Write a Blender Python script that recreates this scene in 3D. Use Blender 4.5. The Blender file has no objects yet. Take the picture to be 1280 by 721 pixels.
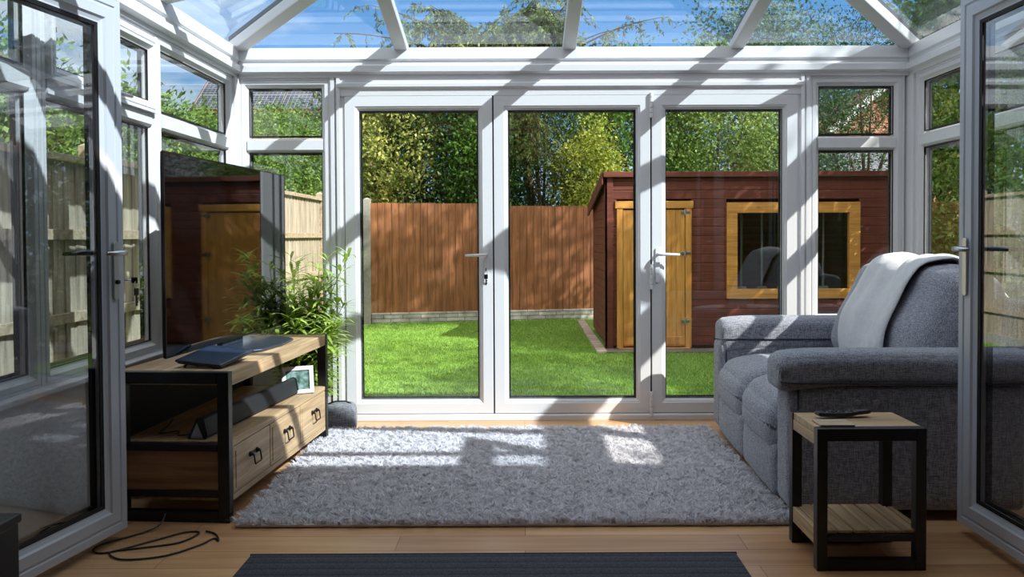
import bpy, bmesh, math, random
import numpy as np
from mathutils import Vector, Matrix

rnd = random.Random(7)
SC = bpy.context.scene
COL = SC.collection
PI = math.pi

# ------------------------------------------------------------------ materials
def lin(c):
    return tuple(((v / 255) / 12.92 if v / 255 <= .04045 else ((v / 255 + .055) / 1.055) ** 2.4) for v in c)

class NT:
    def __init__(s, name):
        s.m = bpy.data.materials.new(name); s.m.use_nodes = True
        s.t = s.m.node_tree; s.n = s.t.nodes; s.l = s.t.links
        s.n.clear(); s.out = s.n.new('ShaderNodeOutputMaterial')
    def new(s, t, **kw):
        x = s.n.new('ShaderNode' + t)
        for k, v in kw.items():
            if k.startswith('i_'):
                x.inputs[k[2:].replace('_', ' ')].default_value = v
            else: setattr(x, k, v)
        return x
    def link(s, a, b): s.l.new(a, b)
    def coords(s, stretch=(1, 1, 1), rot=(0, 0, 0), kind='Object'):
        tc = s.new('TexCoord'); mp = s.new('Mapping')
        mp.inputs['Scale'].default_value = stretch; mp.inputs['Rotation'].default_value = rot
        s.link(tc.outputs[kind], mp.inputs['Vector']); return mp.outputs['Vector']
    def mix(s, fac, a, b, blend='MIX'):
        x = s.new('Mix', data_type='RGBA', blend_type=blend)
        for i, v in ((0, fac), (6, a), (7, b)):
            if hasattr(v, 'is_linked') or isinstance(v, bpy.types.NodeSocket): s.link(v, x.inputs[i])
            else: x.inputs[i].default_value = v if i == 0 else (*v[:3], 1)
        return x.outputs[2]
    def ramp(s, fac, stops):
        x = s.new('ValToRGB'); s.link(fac, x.inputs[0]); e = x.color_ramp.elements
        while len(e) < len(stops): e.new(.5)
        for i, (p, c) in enumerate(stops):
            e[i].position = p; e[i].color = (*c, 1) if len(c) == 3 else c
        return x.outputs[0]

MATS = {}
def M(name, rgb, rough=.5, var=0., scale=5., bump=0., bscale=60., island=0., metal=0., stretch=(1, 1, 1),
      coat=0., translucent=0., ior=1.5, sheen=0., rgb2=None, spec=.5):
    if name in MATS: return MATS[name]
    t = NT(name); base = lin(rgb); p = t.new('BsdfPrincipled')
    p.inputs['Roughness'].default_value = rough; p.inputs['Metallic'].default_value = metal
    p.inputs['IOR'].default_value = ior; p.inputs['Coat Weight'].default_value = coat
    p.inputs['Sheen Weight'].default_value = sheen
    p.inputs['Specular IOR Level'].default_value = spec
    col = None
    vec = t.coords(stretch)
    if var or rgb2:
        n = t.new('TexNoise'); n.inputs['Scale'].default_value = scale; n.inputs['Detail'].default_value = 6
        t.link(vec, n.inputs['Vector'])
        b2 = lin(rgb2) if rgb2 else tuple(min(1, c * (1 + var)) for c in base)
        b1 = base if rgb2 else tuple(c * (1 - var) for c in base)
        col = t.ramp(n.outputs['Fac'], [(.32, b1), (.68, b2)])
    if island:
        g = t.new('NewGeometry'); mr = t.new('MapRange')
        mr.inputs['To Min'].default_value = 1 - island; mr.inputs['To Max'].default_value = 1 + island
        t.link(g.outputs['Random Per Island'], mr.inputs['Value'])
        vm = t.new('VectorMath', operation='SCALE')
        if col is not None: t.link(col, vm.inputs[0])
        else: vm.inputs[0].default_value = base
        t.link(mr.outputs[0], vm.inputs['Scale']); col = vm.outputs[0]
    if col is not None: t.link(col, p.inputs['Base Color'])
    else: p.inputs['Base Color'].default_value = (*base, 1)
    if bump:
        n2 = t.new('TexNoise'); n2.inputs['Scale'].default_value = bscale; n2.inputs['Detail'].default_value = 4
        t.link(vec, n2.inputs['Vector'])
        b = t.new('Bump'); b.inputs['Strength'].default_value = bump; b.inputs['Distance'].default_value = .01
        t.link(n2.outputs['Fac'], b.inputs['Height']); t.link(b.outputs[0], p.inputs['Normal'])
    sh = p.outputs[0]
    if translucent:
        tr = t.new('BsdfTranslucent'); mx = t.new('MixShader'); mx.inputs[0].default_value = translucent
        if col is not None: t.link(col, tr.inputs[0])
        else: tr.inputs[0].default_value = (*base, 1)
        t.link(p.outputs[0], mx.inputs[1]); t.link(tr.outputs[0], mx.inputs[2]); sh = mx.outputs[0]
    t.link(sh, t.out.inputs[0]); MATS[name] = t.m; return t.m

def glass_mat(name, tint=(1, 1, 1), boost=1.7, ior=1.5, rough=.0):
    t = NT(name)
    tr = t.new('BsdfTransparent'); tr.inputs[0].default_value = (*tint, 1)
    gl = t.new('BsdfGlossy'); gl.inputs['Roughness'].default_value = rough
    gl.inputs[0].default_value = (.95, .97, 1, 1)
    fr = t.new('Fresnel'); fr.inputs[0].default_value = ior
    g = t.new('NewGeometry')
    inv = t.new('Math', operation='SUBTRACT'); inv.inputs[0].default_value = 1; t.link(g.outputs['Backfacing'], inv.inputs[1])
    m1 = t.new('Math', operation='MULTIPLY'); t.link(fr.outputs[0], m1.inputs[0]); t.link(inv.outputs[0], m1.inputs[1])
    m2 = t.new('Math', operation='MULTIPLY', use_clamp=True); t.link(m1.outputs[0], m2.inputs[0]); m2.inputs[1].default_value = boost
    mx = t.new('MixShader'); t.link(m2.outputs[0], mx.inputs[0]); t.link(tr.outputs[0], mx.inputs[1]); t.link(gl.outputs[0], mx.inputs[2])
    t.link(mx.outputs[0], t.out.inputs[0]); return t.m

def wood(name, rgb1, rgb2, axis=0, rough=.5, fine=1., island=0.):
    """timber with long grain along the given axis"""
    t = NT(name); p = t.new('BsdfPrincipled'); p.inputs['Roughness'].default_value = rough
    s = [14 * fine] * 3; s[axis] = 1.1 * fine
    v = t.coords(tuple(s))
    n = t.new('TexNoise'); n.inputs['Scale'].default_value = 1.6; n.inputs['Detail'].default_value = 7; n.inputs['Distortion'].default_value = .5
    t.link(v, n.inputs['Vector'])
    c = t.ramp(n.outputs['Fac'], [(.3, lin(rgb1)), (.62, lin(rgb2))])
    s2 = [90 * fine] * 3; s2[axis] = 3
    v2 = t.coords(tuple(s2)); n2 = t.new('TexNoise'); n2.inputs['Scale'].default_value = 1.2; t.link(v2, n2.inputs['Vector'])
    d = t.ramp(n2.outputs['Fac'], [(.35, (.72, .72, .72)), (.6, (1, 1, 1))])
    c = t.mix(.7, c, d, 'MULTIPLY')
    kv = t.coords(tuple(2.2 if i == axis else 5 for i in range(3)))
    kn = t.new('TexVoronoi'); kn.inputs['Scale'].default_value = 1.1; t.link(kv, kn.inputs['Vector'])
    kd = t.ramp(kn.outputs['Distance'], [(.04, (.45, .4, .35)), (.10, (1, 1, 1))])
    c = t.mix(.6, c, kd, 'MULTIPLY')
    if island:
        g = t.new('NewGeometry'); mr = t.new('MapRange'); mr.inputs['To Min'].default_value = 1 - island; mr.inputs['To Max'].default_value = 1 + island
        t.link(g.outputs['Random Per Island'], mr.inputs['Value'])
        vm = t.new('VectorMath', operation='SCALE'); t.link(c, vm.inputs[0]); t.link(mr.outputs[0], vm.inputs['Scale']); c = vm.outputs[0]
    t.link(c, p.inputs['Base Color'])
    b = t.new('Bump'); b.inputs['Strength'].default_value = .25; b.inputs['Distance'].default_value = .004
    t.link(n2.outputs['Fac'], b.inputs['Height']); t.link(b.outputs[0], p.inputs['Normal'])
    t.link(p.outputs[0], t.out.inputs[0]); MATS[name] = t.m; return t.m

def brick(name, c1, c2, mortar, w, h, ms, axes=(0, 2), rough=.8, bump=.4, noise=.3, offset=.5, squash=1.0, nscale=(8, 8, 8), coat=0, mortar_smooth=.1):
    t = NT(name); p = t.new('BsdfPrincipled'); p.inputs['Roughness'].default_value = rough; p.inputs['Coat Weight'].default_value = coat
    p.inputs['Coat Roughness'].default_value = .25
    tc = t.new('TexCoord'); sp = t.new('SeparateXYZ'); cb = t.new('CombineXYZ')
    t.link(tc.outputs['Object'], sp.inputs[0]); t.link(sp.outputs[axes[0]], cb.inputs[0]); t.link(sp.outputs[axes[1]], cb.inputs[1])
    b = t.new('TexBrick', offset=offset)
    b.inputs['Scale'].default_value = 1; b.inputs['Brick Width'].default_value = w; b.inputs['Row Height'].default_value = h
    b.inputs['Mortar Size'].default_value = ms; b.inputs['Mortar Smooth'].default_value = mortar_smooth
    b.inputs['Color1'].default_value = (*lin(c1), 1); b.inputs['Color2'].default_value = (*lin(c2), 1); b.inputs['Mortar'].default_value = (*lin(mortar), 1)
    t.link(cb.outputs[0], b.inputs['Vector'])
    mp = t.coords(nscale); n = t.new('TexNoise'); n.inputs['Scale'].default_value = 1; n.inputs['Detail'].default_value = 6; t.link(mp, n.inputs['Vector'])
    k = t.ramp(n.outputs['Fac'], [(.3, (1 - noise,) * 3), (.7, (1 + noise * .5,) * 3)])
    c = t.mix(1., b.outputs['Color'], k, 'MULTIPLY'); t.link(c, p.inputs['Base Color'])
    bp = t.new('Bump'); bp.inputs['Strength'].default_value = bump; bp.inputs['Distance'].default_value = .008; bp.invert = True
    t.link(b.outputs['Fac'], bp.inputs['Height'])
    bp2 = t.new('Bump'); bp2.inputs['Strength'].default_value = bump * .5; bp2.inputs['Distance'].default_value = .01
    t.link(n.outputs['Fac'], bp2.inputs['Height']); t.link(bp.outputs[0], bp2.inputs['Normal']); t.link(bp2.outputs[0], p.inputs['Normal'])
    t.link(p.outputs[0], t.out.inputs[0]); MATS[name] = t.m; return t.m

def fabric(name, ca, cb_, scale=260, rough=.95, axes_mix=True):
    t = NT(name); p = t.new('BsdfPrincipled'); p.inputs['Roughness'].default_value = rough
    p.inputs['Sheen Weight'].default_value = .25; p.inputs['Specular IOR Level'].default_value = .2
    outs = []
    for st in ((scale, scale * .1, scale), (scale * .1, scale, scale), (scale, scale, scale * .1)):
        n = t.new('TexNoise'); n.inputs['Scale'].default_value = 1; n.inputs['Detail'].default_value = 2
        t.link(t.coords(st), n.inputs['Vector']); outs.append(n.outputs['Fac'])
    a0 = t.new('Math', operation='ADD'); t.link(outs[0], a0.inputs[0]); t.link(outs[1], a0.inputs[1])
    a = t.new('Math', operation='ADD'); t.link(a0.outputs[0], a.inputs[0]); t.link(outs[2], a.inputs[1])
    h = t.new('Math', operation='MULTIPLY'); t.link(a.outputs[0], h.inputs[0]); h.inputs[1].default_value = .3333
    c = t.ramp(h.outputs[0], [(.42, lin(ca)), (.58, lin(cb_))]); t.link(c, p.inputs['Base Color'])
    b = t.new('Bump'); b.inputs['Strength'].default_value = .35; b.inputs['Distance'].default_value = .003
    t.link(h.outputs[0], b.inputs['Height']); t.link(b.outputs[0], p.inputs['Normal'])
    t.link(p.outputs[0], t.out.inputs[0]); MATS[name] = t.m; return t.m

UPVC = M('upvc_white', (217, 217, 221), .32, spec=.5)
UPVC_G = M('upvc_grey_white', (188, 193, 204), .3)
GASKET = M('black_gasket', (14, 14, 16), .6)
WGLASS = glass_mat('window_glass', (.965, .985, .975), 1.9)
LGLASS = glass_mat('leaf_glass', (.92, .94, .95), 2.9)
RGLASS = glass_mat('roof_glass', (.86, .93, .98), 1.1)
CHROME = M('satin_metal', (190, 192, 196), .28, metal=1.)
DKMETAL = M('dark_bronze', (40, 34, 30), .4, metal=.6)
WHITEP = M('white_handle', (222, 222, 224), .25)
BLACKST = M('black_steel', (17, 17, 20), .38, var=.1, bump=.05, bscale=200)
BLACKPL = M('black_plastic', (18, 18, 20), .32)
GLOSSBLK = M('gloss_black', (7, 7, 8), .03, ior=1.85)
SLATE = M('slate_plastic', (44, 52, 66), .3)
PLASTER = M('plaster_wall', (196, 194, 190), .8, var=.03, scale=12, bump=.1)
OAKX = wood('mango_wood_x', (160, 130, 98), (204, 174, 136), 0, .5)
OAKY = wood('mango_wood_y', (160, 130, 98), (206, 176, 138), 1, .5)
TIMBER = wood('brown_timber', (118, 84, 56), (160, 118, 80), 0, .5)

# ------------------------------------------------------------------ mesh helpers
def prop(o, label=None, cat=None, group=None, kind=None):
    if label: o['label'] = label
    if cat: o['category'] = cat
    if group: o['group'] = group
    if kind: o['kind'] = kind
    return o

def empty(name, loc=(0, 0, 0), rz=0., label=None, cat=None, group=None, kind=None, parent=None):
    o = bpy.data.objects.new(name, None); COL.objects.link(o); o.location = loc; o.rotation_euler = (0, 0, rz)
    o.empty_display_size = .1; o.parent = parent
    return prop(o, label, cat, group, kind)

class MB:
    def __init__(s): s.v = []; s.f = []
    def add(s, vs, fs):
        k = len(s.v); s.v += [tuple(v) for v in vs]; s.f += [tuple(i + k for i in f) for f in fs]; return s
    def box(s, x0, x1, y0, y1, z0, z1, mtx=None):
        vs = [Vector((x, y, z)) for z in (z0, z1) for x, y in ((x0, y0), (x1, y0), (x1, y1), (x0, y1))]
        if mtx is not None: vs = [mtx @ v for v in vs]
        return s.add(vs, [(0, 3, 2, 1), (4, 5, 6, 7), (0, 1, 5, 4), (1, 2, 6, 5), (2, 3, 7, 6), (3, 0, 4, 7)])
    def beam(s, a, b, w, h, up=(0, 0, 1)):
        a = Vector(a); b = Vector(b); d = (b - a).normalized(); up = Vector(up)
        sd = d.cross(up).normalized(); u = sd.cross(d).normalized(); vs = []
        for p in (a, b):
            for i, j in ((-1, -1), (1, -1), (1, 1), (-1, 1)): vs.append(p + sd * (i * w / 2) + u * (j * h / 2))
        return s.add(vs, [(0, 3, 2, 1), (4, 5, 6, 7), (0, 1, 5, 4), (1, 2, 6, 5), (2, 3, 7, 6), (3, 0, 4, 7)])
    def prism(s, poly, fn, t0, t1):
        n = len(poly); vs = [fn(u, v, t0) for u, v in poly] + [fn(u, v, t1) for u, v in poly]
        fs = [tuple(range(n))[::-1], tuple(range(n, 2 * n))] + [(i, (i + 1) % n, n + (i + 1) % n, n + i) for i in range(n)]
        return s.add(vs, fs)
    def tube(s, pts, r, seg=8, closed=False):
        pts = [Vector(p) for p in pts]; n = len(pts); k0 = len(s.v); up = Vector((0, 0, 1)); rs = r if hasattr(r, '__len__') else [r] * n
        prev = None
        for i, p in enumerate(pts):
            a = pts[(i - 1) % n] if (closed or i > 0) else p; b = pts[(i + 1) % n] if (closed or i < n - 1) else p
            d = (b - a).normalized()
            if prev is None: x = d.cross(up if abs(d.z) < .9 else Vector((1, 0, 0))).normalized()
            else: x = (prev - d * prev.dot(d)).normalized()
            prev = x; y = d.cross(x)
            for j in range(seg):
                t = 2 * PI * j / seg; s.v.append(tuple(p + (x * math.cos(t) + y * math.sin(t)) * rs[i]))
        m = n if closed else n - 1
        for i in range(m):
            for j in range(seg):
                a = k0 + i * seg + j; b = k0 + i * seg + (j + 1) % seg; c = k0 + ((i + 1) % n) * seg
                s.f.append((a, b, c + (j + 1) % seg, c + j))
        if not closed:
            s.f.append(tuple(k0 + j for j in range(seg))[::-1]); s.f.append(tuple(k0 + (n - 1) * seg + j for j in range(seg)))
        return s
    def lathe(s, prof, c=(0, 0, 0), seg=24, axis='z'):
        k0 = len(s.v); c = Vector(c)
        for r, z in prof:
            for j in range(seg):
                t = 2 * PI * j / seg; a, b = r * math.cos(t), r * math.sin(t)
                s.v.append(tuple(c + Vector({'z': (a, b, z), 'x': (z, a, b), 'y': (a, z, b)}[axis])))
        for i in range(len(prof) - 1):
            for j in range(seg):
                a = k0 + i * seg + j; b = k0 + i * seg + (j + 1) % seg
                s.f.append((a, b, b + seg, a + seg))
        s.f.append(tuple(range(k0, k0 + seg))[::-1]); e = k0 + (len(prof) - 1) * seg; s.f.append(tuple(range(e, e + seg)))
        return s
    def sweep_rect(s, B, a0, a1, b0, b1, prof):
        """mitred frame: prof = (inward, forward) closed polygon carried round the rectangle on plane B"""
        n = len(prof); vs = []
        for ca, cb, sa, sb in ((a0, b0, 1, 1), (a1, b0, -1, 1), (a1, b1, -1, -1), (a0, b1, 1, -1)):
            for u, v in prof: vs.append(B(ca + sa * u, cb + sb * u, v))
        fs = []
        for c in range(4):
            for i in range(n):
                fs.append((c * n + i, c * n + (i + 1) % n, ((c + 1) % 4) * n + (i + 1) % n, ((c + 1) % 4) * n + i))
        return s.add(vs, fs)
    def bbox(s, B, a0, a1, b0, b1, n0, n1):
        vs = [B(a, b, n) for n in (n0, n1) for a, b in ((a0, b0), (a1, b0), (a1, b1), (a0, b1))]
        return s.add(vs, [(0, 3, 2, 1), (4, 5, 6, 7), (0, 1, 5, 4), (1, 2, 6, 5), (2, 3, 7, 6), (3, 0, 4, 7)])
    def rbox(s, cx, cy, cz, lx, ly, lz, r, n=12, fn=None, rot=None):
        """rounded padded block; fn bends each point"""
        bm = bmesh.new(); h = Vector((lx / 2, ly / 2, lz / 2))
        ts = [math.sin(PI / 2 * (-1 + 2 * i / n)) for i in range(n + 1)]
        r = min(r, *h) if not hasattr(r, '__len__') else r
        seen = {}
        def vert(u, v, w):
            key = (round(u, 5), round(v, 5), round(w, 5))
            if key in seen: return seen[key]
            p = Vector((u * h.x, v * h.y, w * h.z)); q = Vector([max(-(h[i] - r), min(h[i] - r, p[i])) for i in range(3)])
            d = p - q
            if d.length > 1e-9: p = q + d.normalized() * r
            if fn: p = fn(p, u, v, w)
            if rot: p = rot @ p
            seen[key] = len(vs); vs.append(Vector((cx, cy, cz)) + p); return seen[key]
        vs = []; fs = []
        for ax in range(3):
            for sg in (-1, 1):
                for i in range(n):
                    for j in range(n):
                        q = []
                        for a, b in ((i, j), (i + 1, j), (i + 1, j + 1), (i, j + 1)):
                            c = [0, 0, 0]; c[ax] = sg; c[(ax + 1) % 3] = ts[a]; c[(ax + 2) % 3] = ts[b]; q.append(vert(*c))
                        fs.append(tuple(q if sg > 0 else q[::-1]))
        bm.free(); return s.add(vs, fs)
    def build(s, name, mat, parent=None, bevel=0., smooth=False, label=None, cat=None, group=None, kind=None, seg=2):
        me = bpy.data.meshes.new(name); me.from_pydata(s.v, [], s.f)
        bm = bmesh.new(); bm.from_mesh(me); bmesh.ops.recalc_face_normals(bm, faces=bm.faces); bm.to_mesh(me); bm.free()
        if smooth: me.shade_smooth()
        me.materials.append(mat)
        o = bpy.data.objects.new(name, me); COL.objects.link(o); o.parent = parent
        if bevel:
            m = o.modifiers.new('b', 'BEVEL'); m.width = bevel; m.segments = seg; m.limit_method = 'ANGLE'; m.angle_limit = .7
        return prop(o, label, cat, group, kind)

def box(name, x0, x1, y0, y1, z0, z1, mat, parent=None, bevel=.003, **k):
    return MB().box(x0, x1, y0, y1, z0, z1).build(name, mat, parent, bevel, **k)

def copy_tree(o, parent=None):
    c = o.copy(); COL.objects.link(c); c.parent = parent
    for ch in list(o.children): copy_tree(ch, c)
    return c

def plane_basis(O, A, Bv, N):
    O, A, Bv, N = map(Vector, (O, A, Bv, N))
    return lambda a, b, n: O + A * a + Bv * b + N * n

def quads_mesh(name, V, nper, mat, parent=None, faces=None, smooth=False, **k):
    """V: (count*nper,3) array; faces: list of index tuples per unit (quads only)"""
    cnt = len(V) // nper; fa = np.array(faces); nf = len(fa)
    idx = (np.arange(cnt)[:, None, None] * nper + fa[None]).reshape(-1)
    me = bpy.data.meshes.new(name); me.vertices.add(len(V)); me.vertices.foreach_set('co', V.astype(np.float32).ravel())
    me.loops.add(len(idx)); me.loops.foreach_set('vertex_index', idx.astype(np.int32))
    me.polygons.add(cnt * nf); me.polygons.foreach_set('loop_start', np.arange(0, cnt * nf * 4, 4, dtype=np.int32))
    me.polygons.foreach_set('loop_total', np.full(cnt * nf, 4, dtype=np.int32)); me.update(); me.validate()
    me.materials.append(mat)
    if smooth: me.shade_smooth()
    o = bpy.data.objects.new(name, me); COL.objects.link(o); o.parent = parent
    return prop(o, **k)

def unit(a): return a / (np.linalg.norm(a, axis=1, keepdims=True) + 1e-9)

def leaves(name, P, D, L, W, mat, rng, parent=None, fold=.25, **k):
    """one leaf per point P along direction D"""
    n = len(P); D = unit(D); up = unit(rng.normal(size=(n, 3))); S = unit(np.cross(D, up)); U = np.cross(S, D)
    l = (L * rng.uniform(.6, 1.25, n))[:, None]; w = (W * rng.uniform(.7, 1.2, n))[:, None]
    V = np.stack([P, P + D * l * .45 + S * w / 2 + U * w * fold, P + D * l, P + D * l * .45 - S * w / 2 + U * w * fold], 1).reshape(-1, 3)
    return quads_mesh(name, V, 4, mat, parent, [(0, 1, 2, 3)], **k)

def clumps_in(center, rad, n, rng, shell=.55):
    d = unit(rng.normal(size=(n, 3))); r = rng.uniform(shell, 1, n)[:, None] ** .6
    return np.array(center) + d * r * np.array(rad)

def box_clumps(x0, x1, y0, y1, z0, z1, n, rng, top=None):
    c = np.stack([rng.uniform(x0, x1, n), rng.uniform(y0, y1, n), rng.uniform(z0, z1, n)], 1)
    return c

def foliage(name, cl, per, spread, L, W, mat, seed, parent=None, droop=0., flat=1., **k):
    rng = np.random.default_rng(seed); n = len(cl) * per
    c = np.repeat(cl, per, 0); off = rng.normal(size=(n, 3)) * spread * np.array([1, 1, flat])
    D = unit(off) + rng.normal(size=(n, 3)) * .6; D[:, 2] -= droop
    return leaves(name, c + off, D, L, W, mat, rng, parent, **k)

# ------------------------------------------------------------------ camera
cam = bpy.data.cameras.new('camera'); co = bpy.data.objects.new('camera', cam); COL.objects.link(co); SC.camera = co
cam.sensor_width = 36; cam.lens = 27.84; cam.shift_x = -15 / 1280; cam.shift_y = -44.8 / 1280; cam.clip_start = .05; cam.clip_end = 300
co.matrix_world = Matrix.Translation((0, 0, 1.2)) @ Matrix.Rotation(math.radians(90 - 1.2), 4, 'X') @ Matrix.Rotation(math.radians(-.26), 4, 'Z')

# ------------------------------------------------------------------ room dimensions
XL, XR, YB, YH = -1.86, 2.51, 5.16, 2.2      # inner faces of left, right, back walls; house wall
ZS, ZE, ZT = .60, 2.23, 2.40                 # sill, eaves beam bottom, eaves beam top

# floor
t = NT('oak_floor'); p = t.new('BsdfPrincipled'); p.inputs['Roughness'].default_value = .33
tc = t.new('TexCoord'); b = t.new('TexBrick', offset=.37)
for k_, v_ in (('Scale', 1), ('Brick Width', 1.35), ('Row Height', .15), ('Mortar Size', .0012), ('Mortar Smooth', .1)): b.inputs[k_].default_value = v_
b.inputs['Color1'].default_value = (*lin((184, 138, 98)), 1); b.inputs['Color2'].default_value = (*lin((212, 170, 128)), 1); b.inputs['Mortar'].default_value = (*lin((80, 52, 32)), 1)
t.link(tc.outputs['Object'], b.inputs['Vector'])
n = t.new('TexNoise'); n.inputs['Scale'].default_value = 1; n.inputs['Detail'].default_value = 8; n.inputs['Distortion'].default_value = .6
t.link(t.coords((1.6, 26, 1)), n.inputs['Vector'])
c = t.mix(.8, b.outputs['Color'], t.ramp(n.outputs['Fac'], [(.3, (.72, .66, .6)), (.6, (1.0, 1.0, 1.0))]), 'MULTIPLY')
t.link(c, p.inputs['Base Color'])
bp = t.new('Bump'); bp.invert = True; bp.inputs['Strength'].default_value = .3; bp.inputs['Distance'].default_value = .002
t.link(b.outputs['Fac'], bp.inputs['Height']); t.link(bp.outputs[0], p.inputs['Normal']); t.link(p.outputs[0], t.out.inputs[0])
FLOORM = t.m
MB().box(-2.5, 2.7, -2.5, YB + .02, -.08, 0).build('floor', FLOORM, kind='structure')

# dwarf walls under the glazing
BRK = brick('house_brick', (150, 82, 58), (176, 104, 74), (170, 160, 148), .225, .075, .01)
def dwarf(name, x0, x1, y0, y1, sill):
    w = box(name, x0, x1, y0, y1, -.25, ZS, PLASTER, bevel=0, kind='structure')
    box('sill_board', *sill, ZS, ZS + .025, UPVC, w, .006)
dwarf('wall_left', XL - .16, XL, YH, YB + .1, (XL - .02, XL + .05, YH, YB - .02))
dwarf('wall_right', XR, XR + .16, YH, YB + .1, (XR - .05, XR + .02, YH, YB - .02))
dwarf('wall_back_left', XL, -1.26, YB, YB + .1, (XL + .05, -1.27, YB - .05, YB + .02))
dwarf('wall_back_right', 1.87, XR, YB, YB + .1, (1.88, XR - .05, YB - .05, YB + .02))

BK = plane_basis((0, YB, 0), (1, 0, 0), (0, 0, 1), (0, -1, 0))
LF = plane_basis((XL, 0, 0), (0, 1, 0), (0, 0, 1), (1, 0, 0))
RT = plane_basis((XR, 0, 0), (0, 1, 0), (0, 0, 1), (-1, 0, 0))

def frame_prof(w, front=.0, back=-.07):
    return [(0, back), (0, front), (.012, front), (.014, front - .004), (.018, front - .004), (.02, front), (w - .022, front), (w - .006, front - .018), (w, front - .020), (w, back)]
def gasket_prof(w, front): return [(w - .001, front - .03), (w - .001, front - .021), (w + .005, front - .021), (w + .005, front - .03)]

def pane(root, B, a0, a1, b0, b1, w, front, glass, name='glass_pane'):
    g = MB().bbox(B, a0 + w - .006, a1 - w + .006, b0 + w - .006, b1 - w + .006, front - .052, front - .028).build(name, glass, root)
    MB().sweep_rect(B, a0, a1, b0, b1, gasket_prof(w, front)).build('gasket', GASKET, root)
    MB().sweep_rect(B, a0, a1, b0, b1, [(w - .001, front - .068), (w - .001, front - .053), (w + .012, front - .053), (w + .012, front - .068)]).build('spacer_bar', GASKET, g)

def lever(parent, B, a, b, side, mat=WHITEP, plate=True, length=.115, n0=0., nd=1):
    """espagnolette handle: back plate, rose, lever; side = direction of the lever along a"""
    h = None
    if plate:
        mb = MB(); poly = []
        for i in range(24):
            t_ = 2 * PI * i / 24; poly.append((a + .015 * math.cos(t_), b - .07 + .115 * (1 if math.sin(t_) > 0 else -1) * (.88 + .12 * abs(math.sin(t_))) if abs(math.sin(t_)) > .01 else b - .07))
        mb.prism(poly, lambda u, v, q: B(u, v, q), n0, n0 + nd * .009)
        h = mb.build('handle', mat, parent, .002)
    pts = [B(a, b, n0), B(a, b, n0 + nd * .042), B(a + side * .008, b, n0 + nd * .052), B(a + side * .03, b, n0 + nd * .055), B(a + side * length, b - .002, n0 + nd * .052)]
    mb = MB().tube(pts, [.010, .010, .011, .010, .0075], 12)
    return mb.build('lever' if h else 'handle', mat, h or parent, smooth=True), h

def window(name, B, a0, a1, opener=True, hside=0, hmat=WHITEP):
    r = empty(name, B((a0 + a1) / 2, ZS, 0), kind='structure')
    inv = Matrix.Translation(-r.location)
    Bl = lambda a, b, n: inv @ B(a, b, n)
    MB().sweep_rect(Bl, a0, a1, ZS + .02, ZE, frame_prof(.062)).build('window_frame', UPVC, r)
    zt0, zt1 = 1.755, 1.84
    MB().prism([(zt0 - .004, -.07), (zt0, -.02), (zt0 + .012, 0), (zt1 - .012, 0), (zt1, -.02), (zt1, -.07)], lambda u, v, q: Bl(q, u, v), a0 + .055, a1 - .055).build('transom', UPVC, r)
    pane(r, Bl, a0, a1, ZS + .02, zt0 + .056, .062, 0, WGLASS)
    if opener:
        s = MB().sweep_rect(Bl, a0 + .045, a1 - .045, zt1 - .018, ZE - .045, frame_prof(.055, .022, -.04)).build('opening_sash', UPVC, r)
        pane(s, Bl, a0 + .045, a1 - .045, zt1 - .018, ZE - .045, .055, .022, WGLASS)
        mid = (a0 + a1) / 2
        mb = MB().bbox(Bl, mid - .035, mid + .035, zt1 - .01, zt1 + .02, .02, .032); mb.build('handle_base', hmat, s, .003)
        MB().tube([Bl(mid - .01, zt1 + .005, .03), Bl(mid - .01, zt1 + .008, .055), Bl(mid + .11, zt1 + .01, .06)], [.011, .011, .008], 10).build('handle', hmat, s, smooth=True)
    else:
        pane(r, Bl, a0, a1, zt1 - .05, ZE, .062, 0, WGLASS)
    return r

window('window_1', LF, 4.04, 5.08, False)
window('window_2', LF, 3.055, 4.04, True)
window('window_3', LF, 2.22, 3.055, False)
window('window_4', BK, -1.85, -1.25, False)
window('window_5', BK, 1.86, 2.475, False)
window('window_6', RT, 3.31, 5.08, False)
window('window_7', RT, 2.22, 3.31, False)

# corner posts and coupling strips (grooved)
def post(name, x0, x1, y0, y1): box(name, x0, x1, y0, y1, ZS, ZE, UPVC, bevel=.006, kind='structure')
post('trim_1', XL - .07, XL + .02, 5.08, 5.20); post('trim_2', XR - .02, XR + .07, 5.08, 5.20)
def coupling(name, x0, x1):
    w = x1 - x0
    poly = [(x0, YB + .08), (x0, YB - .012), (x0 + w * .28, YB - .012), (x0 + w * .33, YB + .004), (x0 + w * .42, YB + .004), (x0 + w * .47, YB - .02), (x0 + w * .72, YB - .02), (x0 + w * .77, YB - .002), (x1, YB - .002), (x1, YB + .08)]
    MB().prism(poly, lambda u, v, q: Vector((u, v, q)), 0, ZE).build(name, UPVC, kind='structure')
coupling('trim_3', -1.25, -1.165); coupling('trim_4', 1.86, 1.775)

# eaves beam (ring) with stepped face, per side
EP = [(-.02, 2.42), (-.03, 2.345), (-.016, 2.335), (-.016, 2.315), (-.045, 2.300), (-.045, 2.262), (-.012, 2.25), (-.012, 2.23), (.12, 2.23), (.12, 2.42)]
MB().prism(EP, lambda u, v, q: Vector((q, YB + u, v)), XL - .1, XR + .1).build('trim_5', UPVC, kind='structure')
MB().prism(EP, lambda u, v, q: Vector((XL - u, q, v)), YH, YB + .1).build('trim_6', UPVC, kind='structure')
MB().prism(EP, lambda u, v, q: Vector((XR + u, q, v)), YH, YB + .1).build('trim_7', UPVC, kind='structure')
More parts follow.
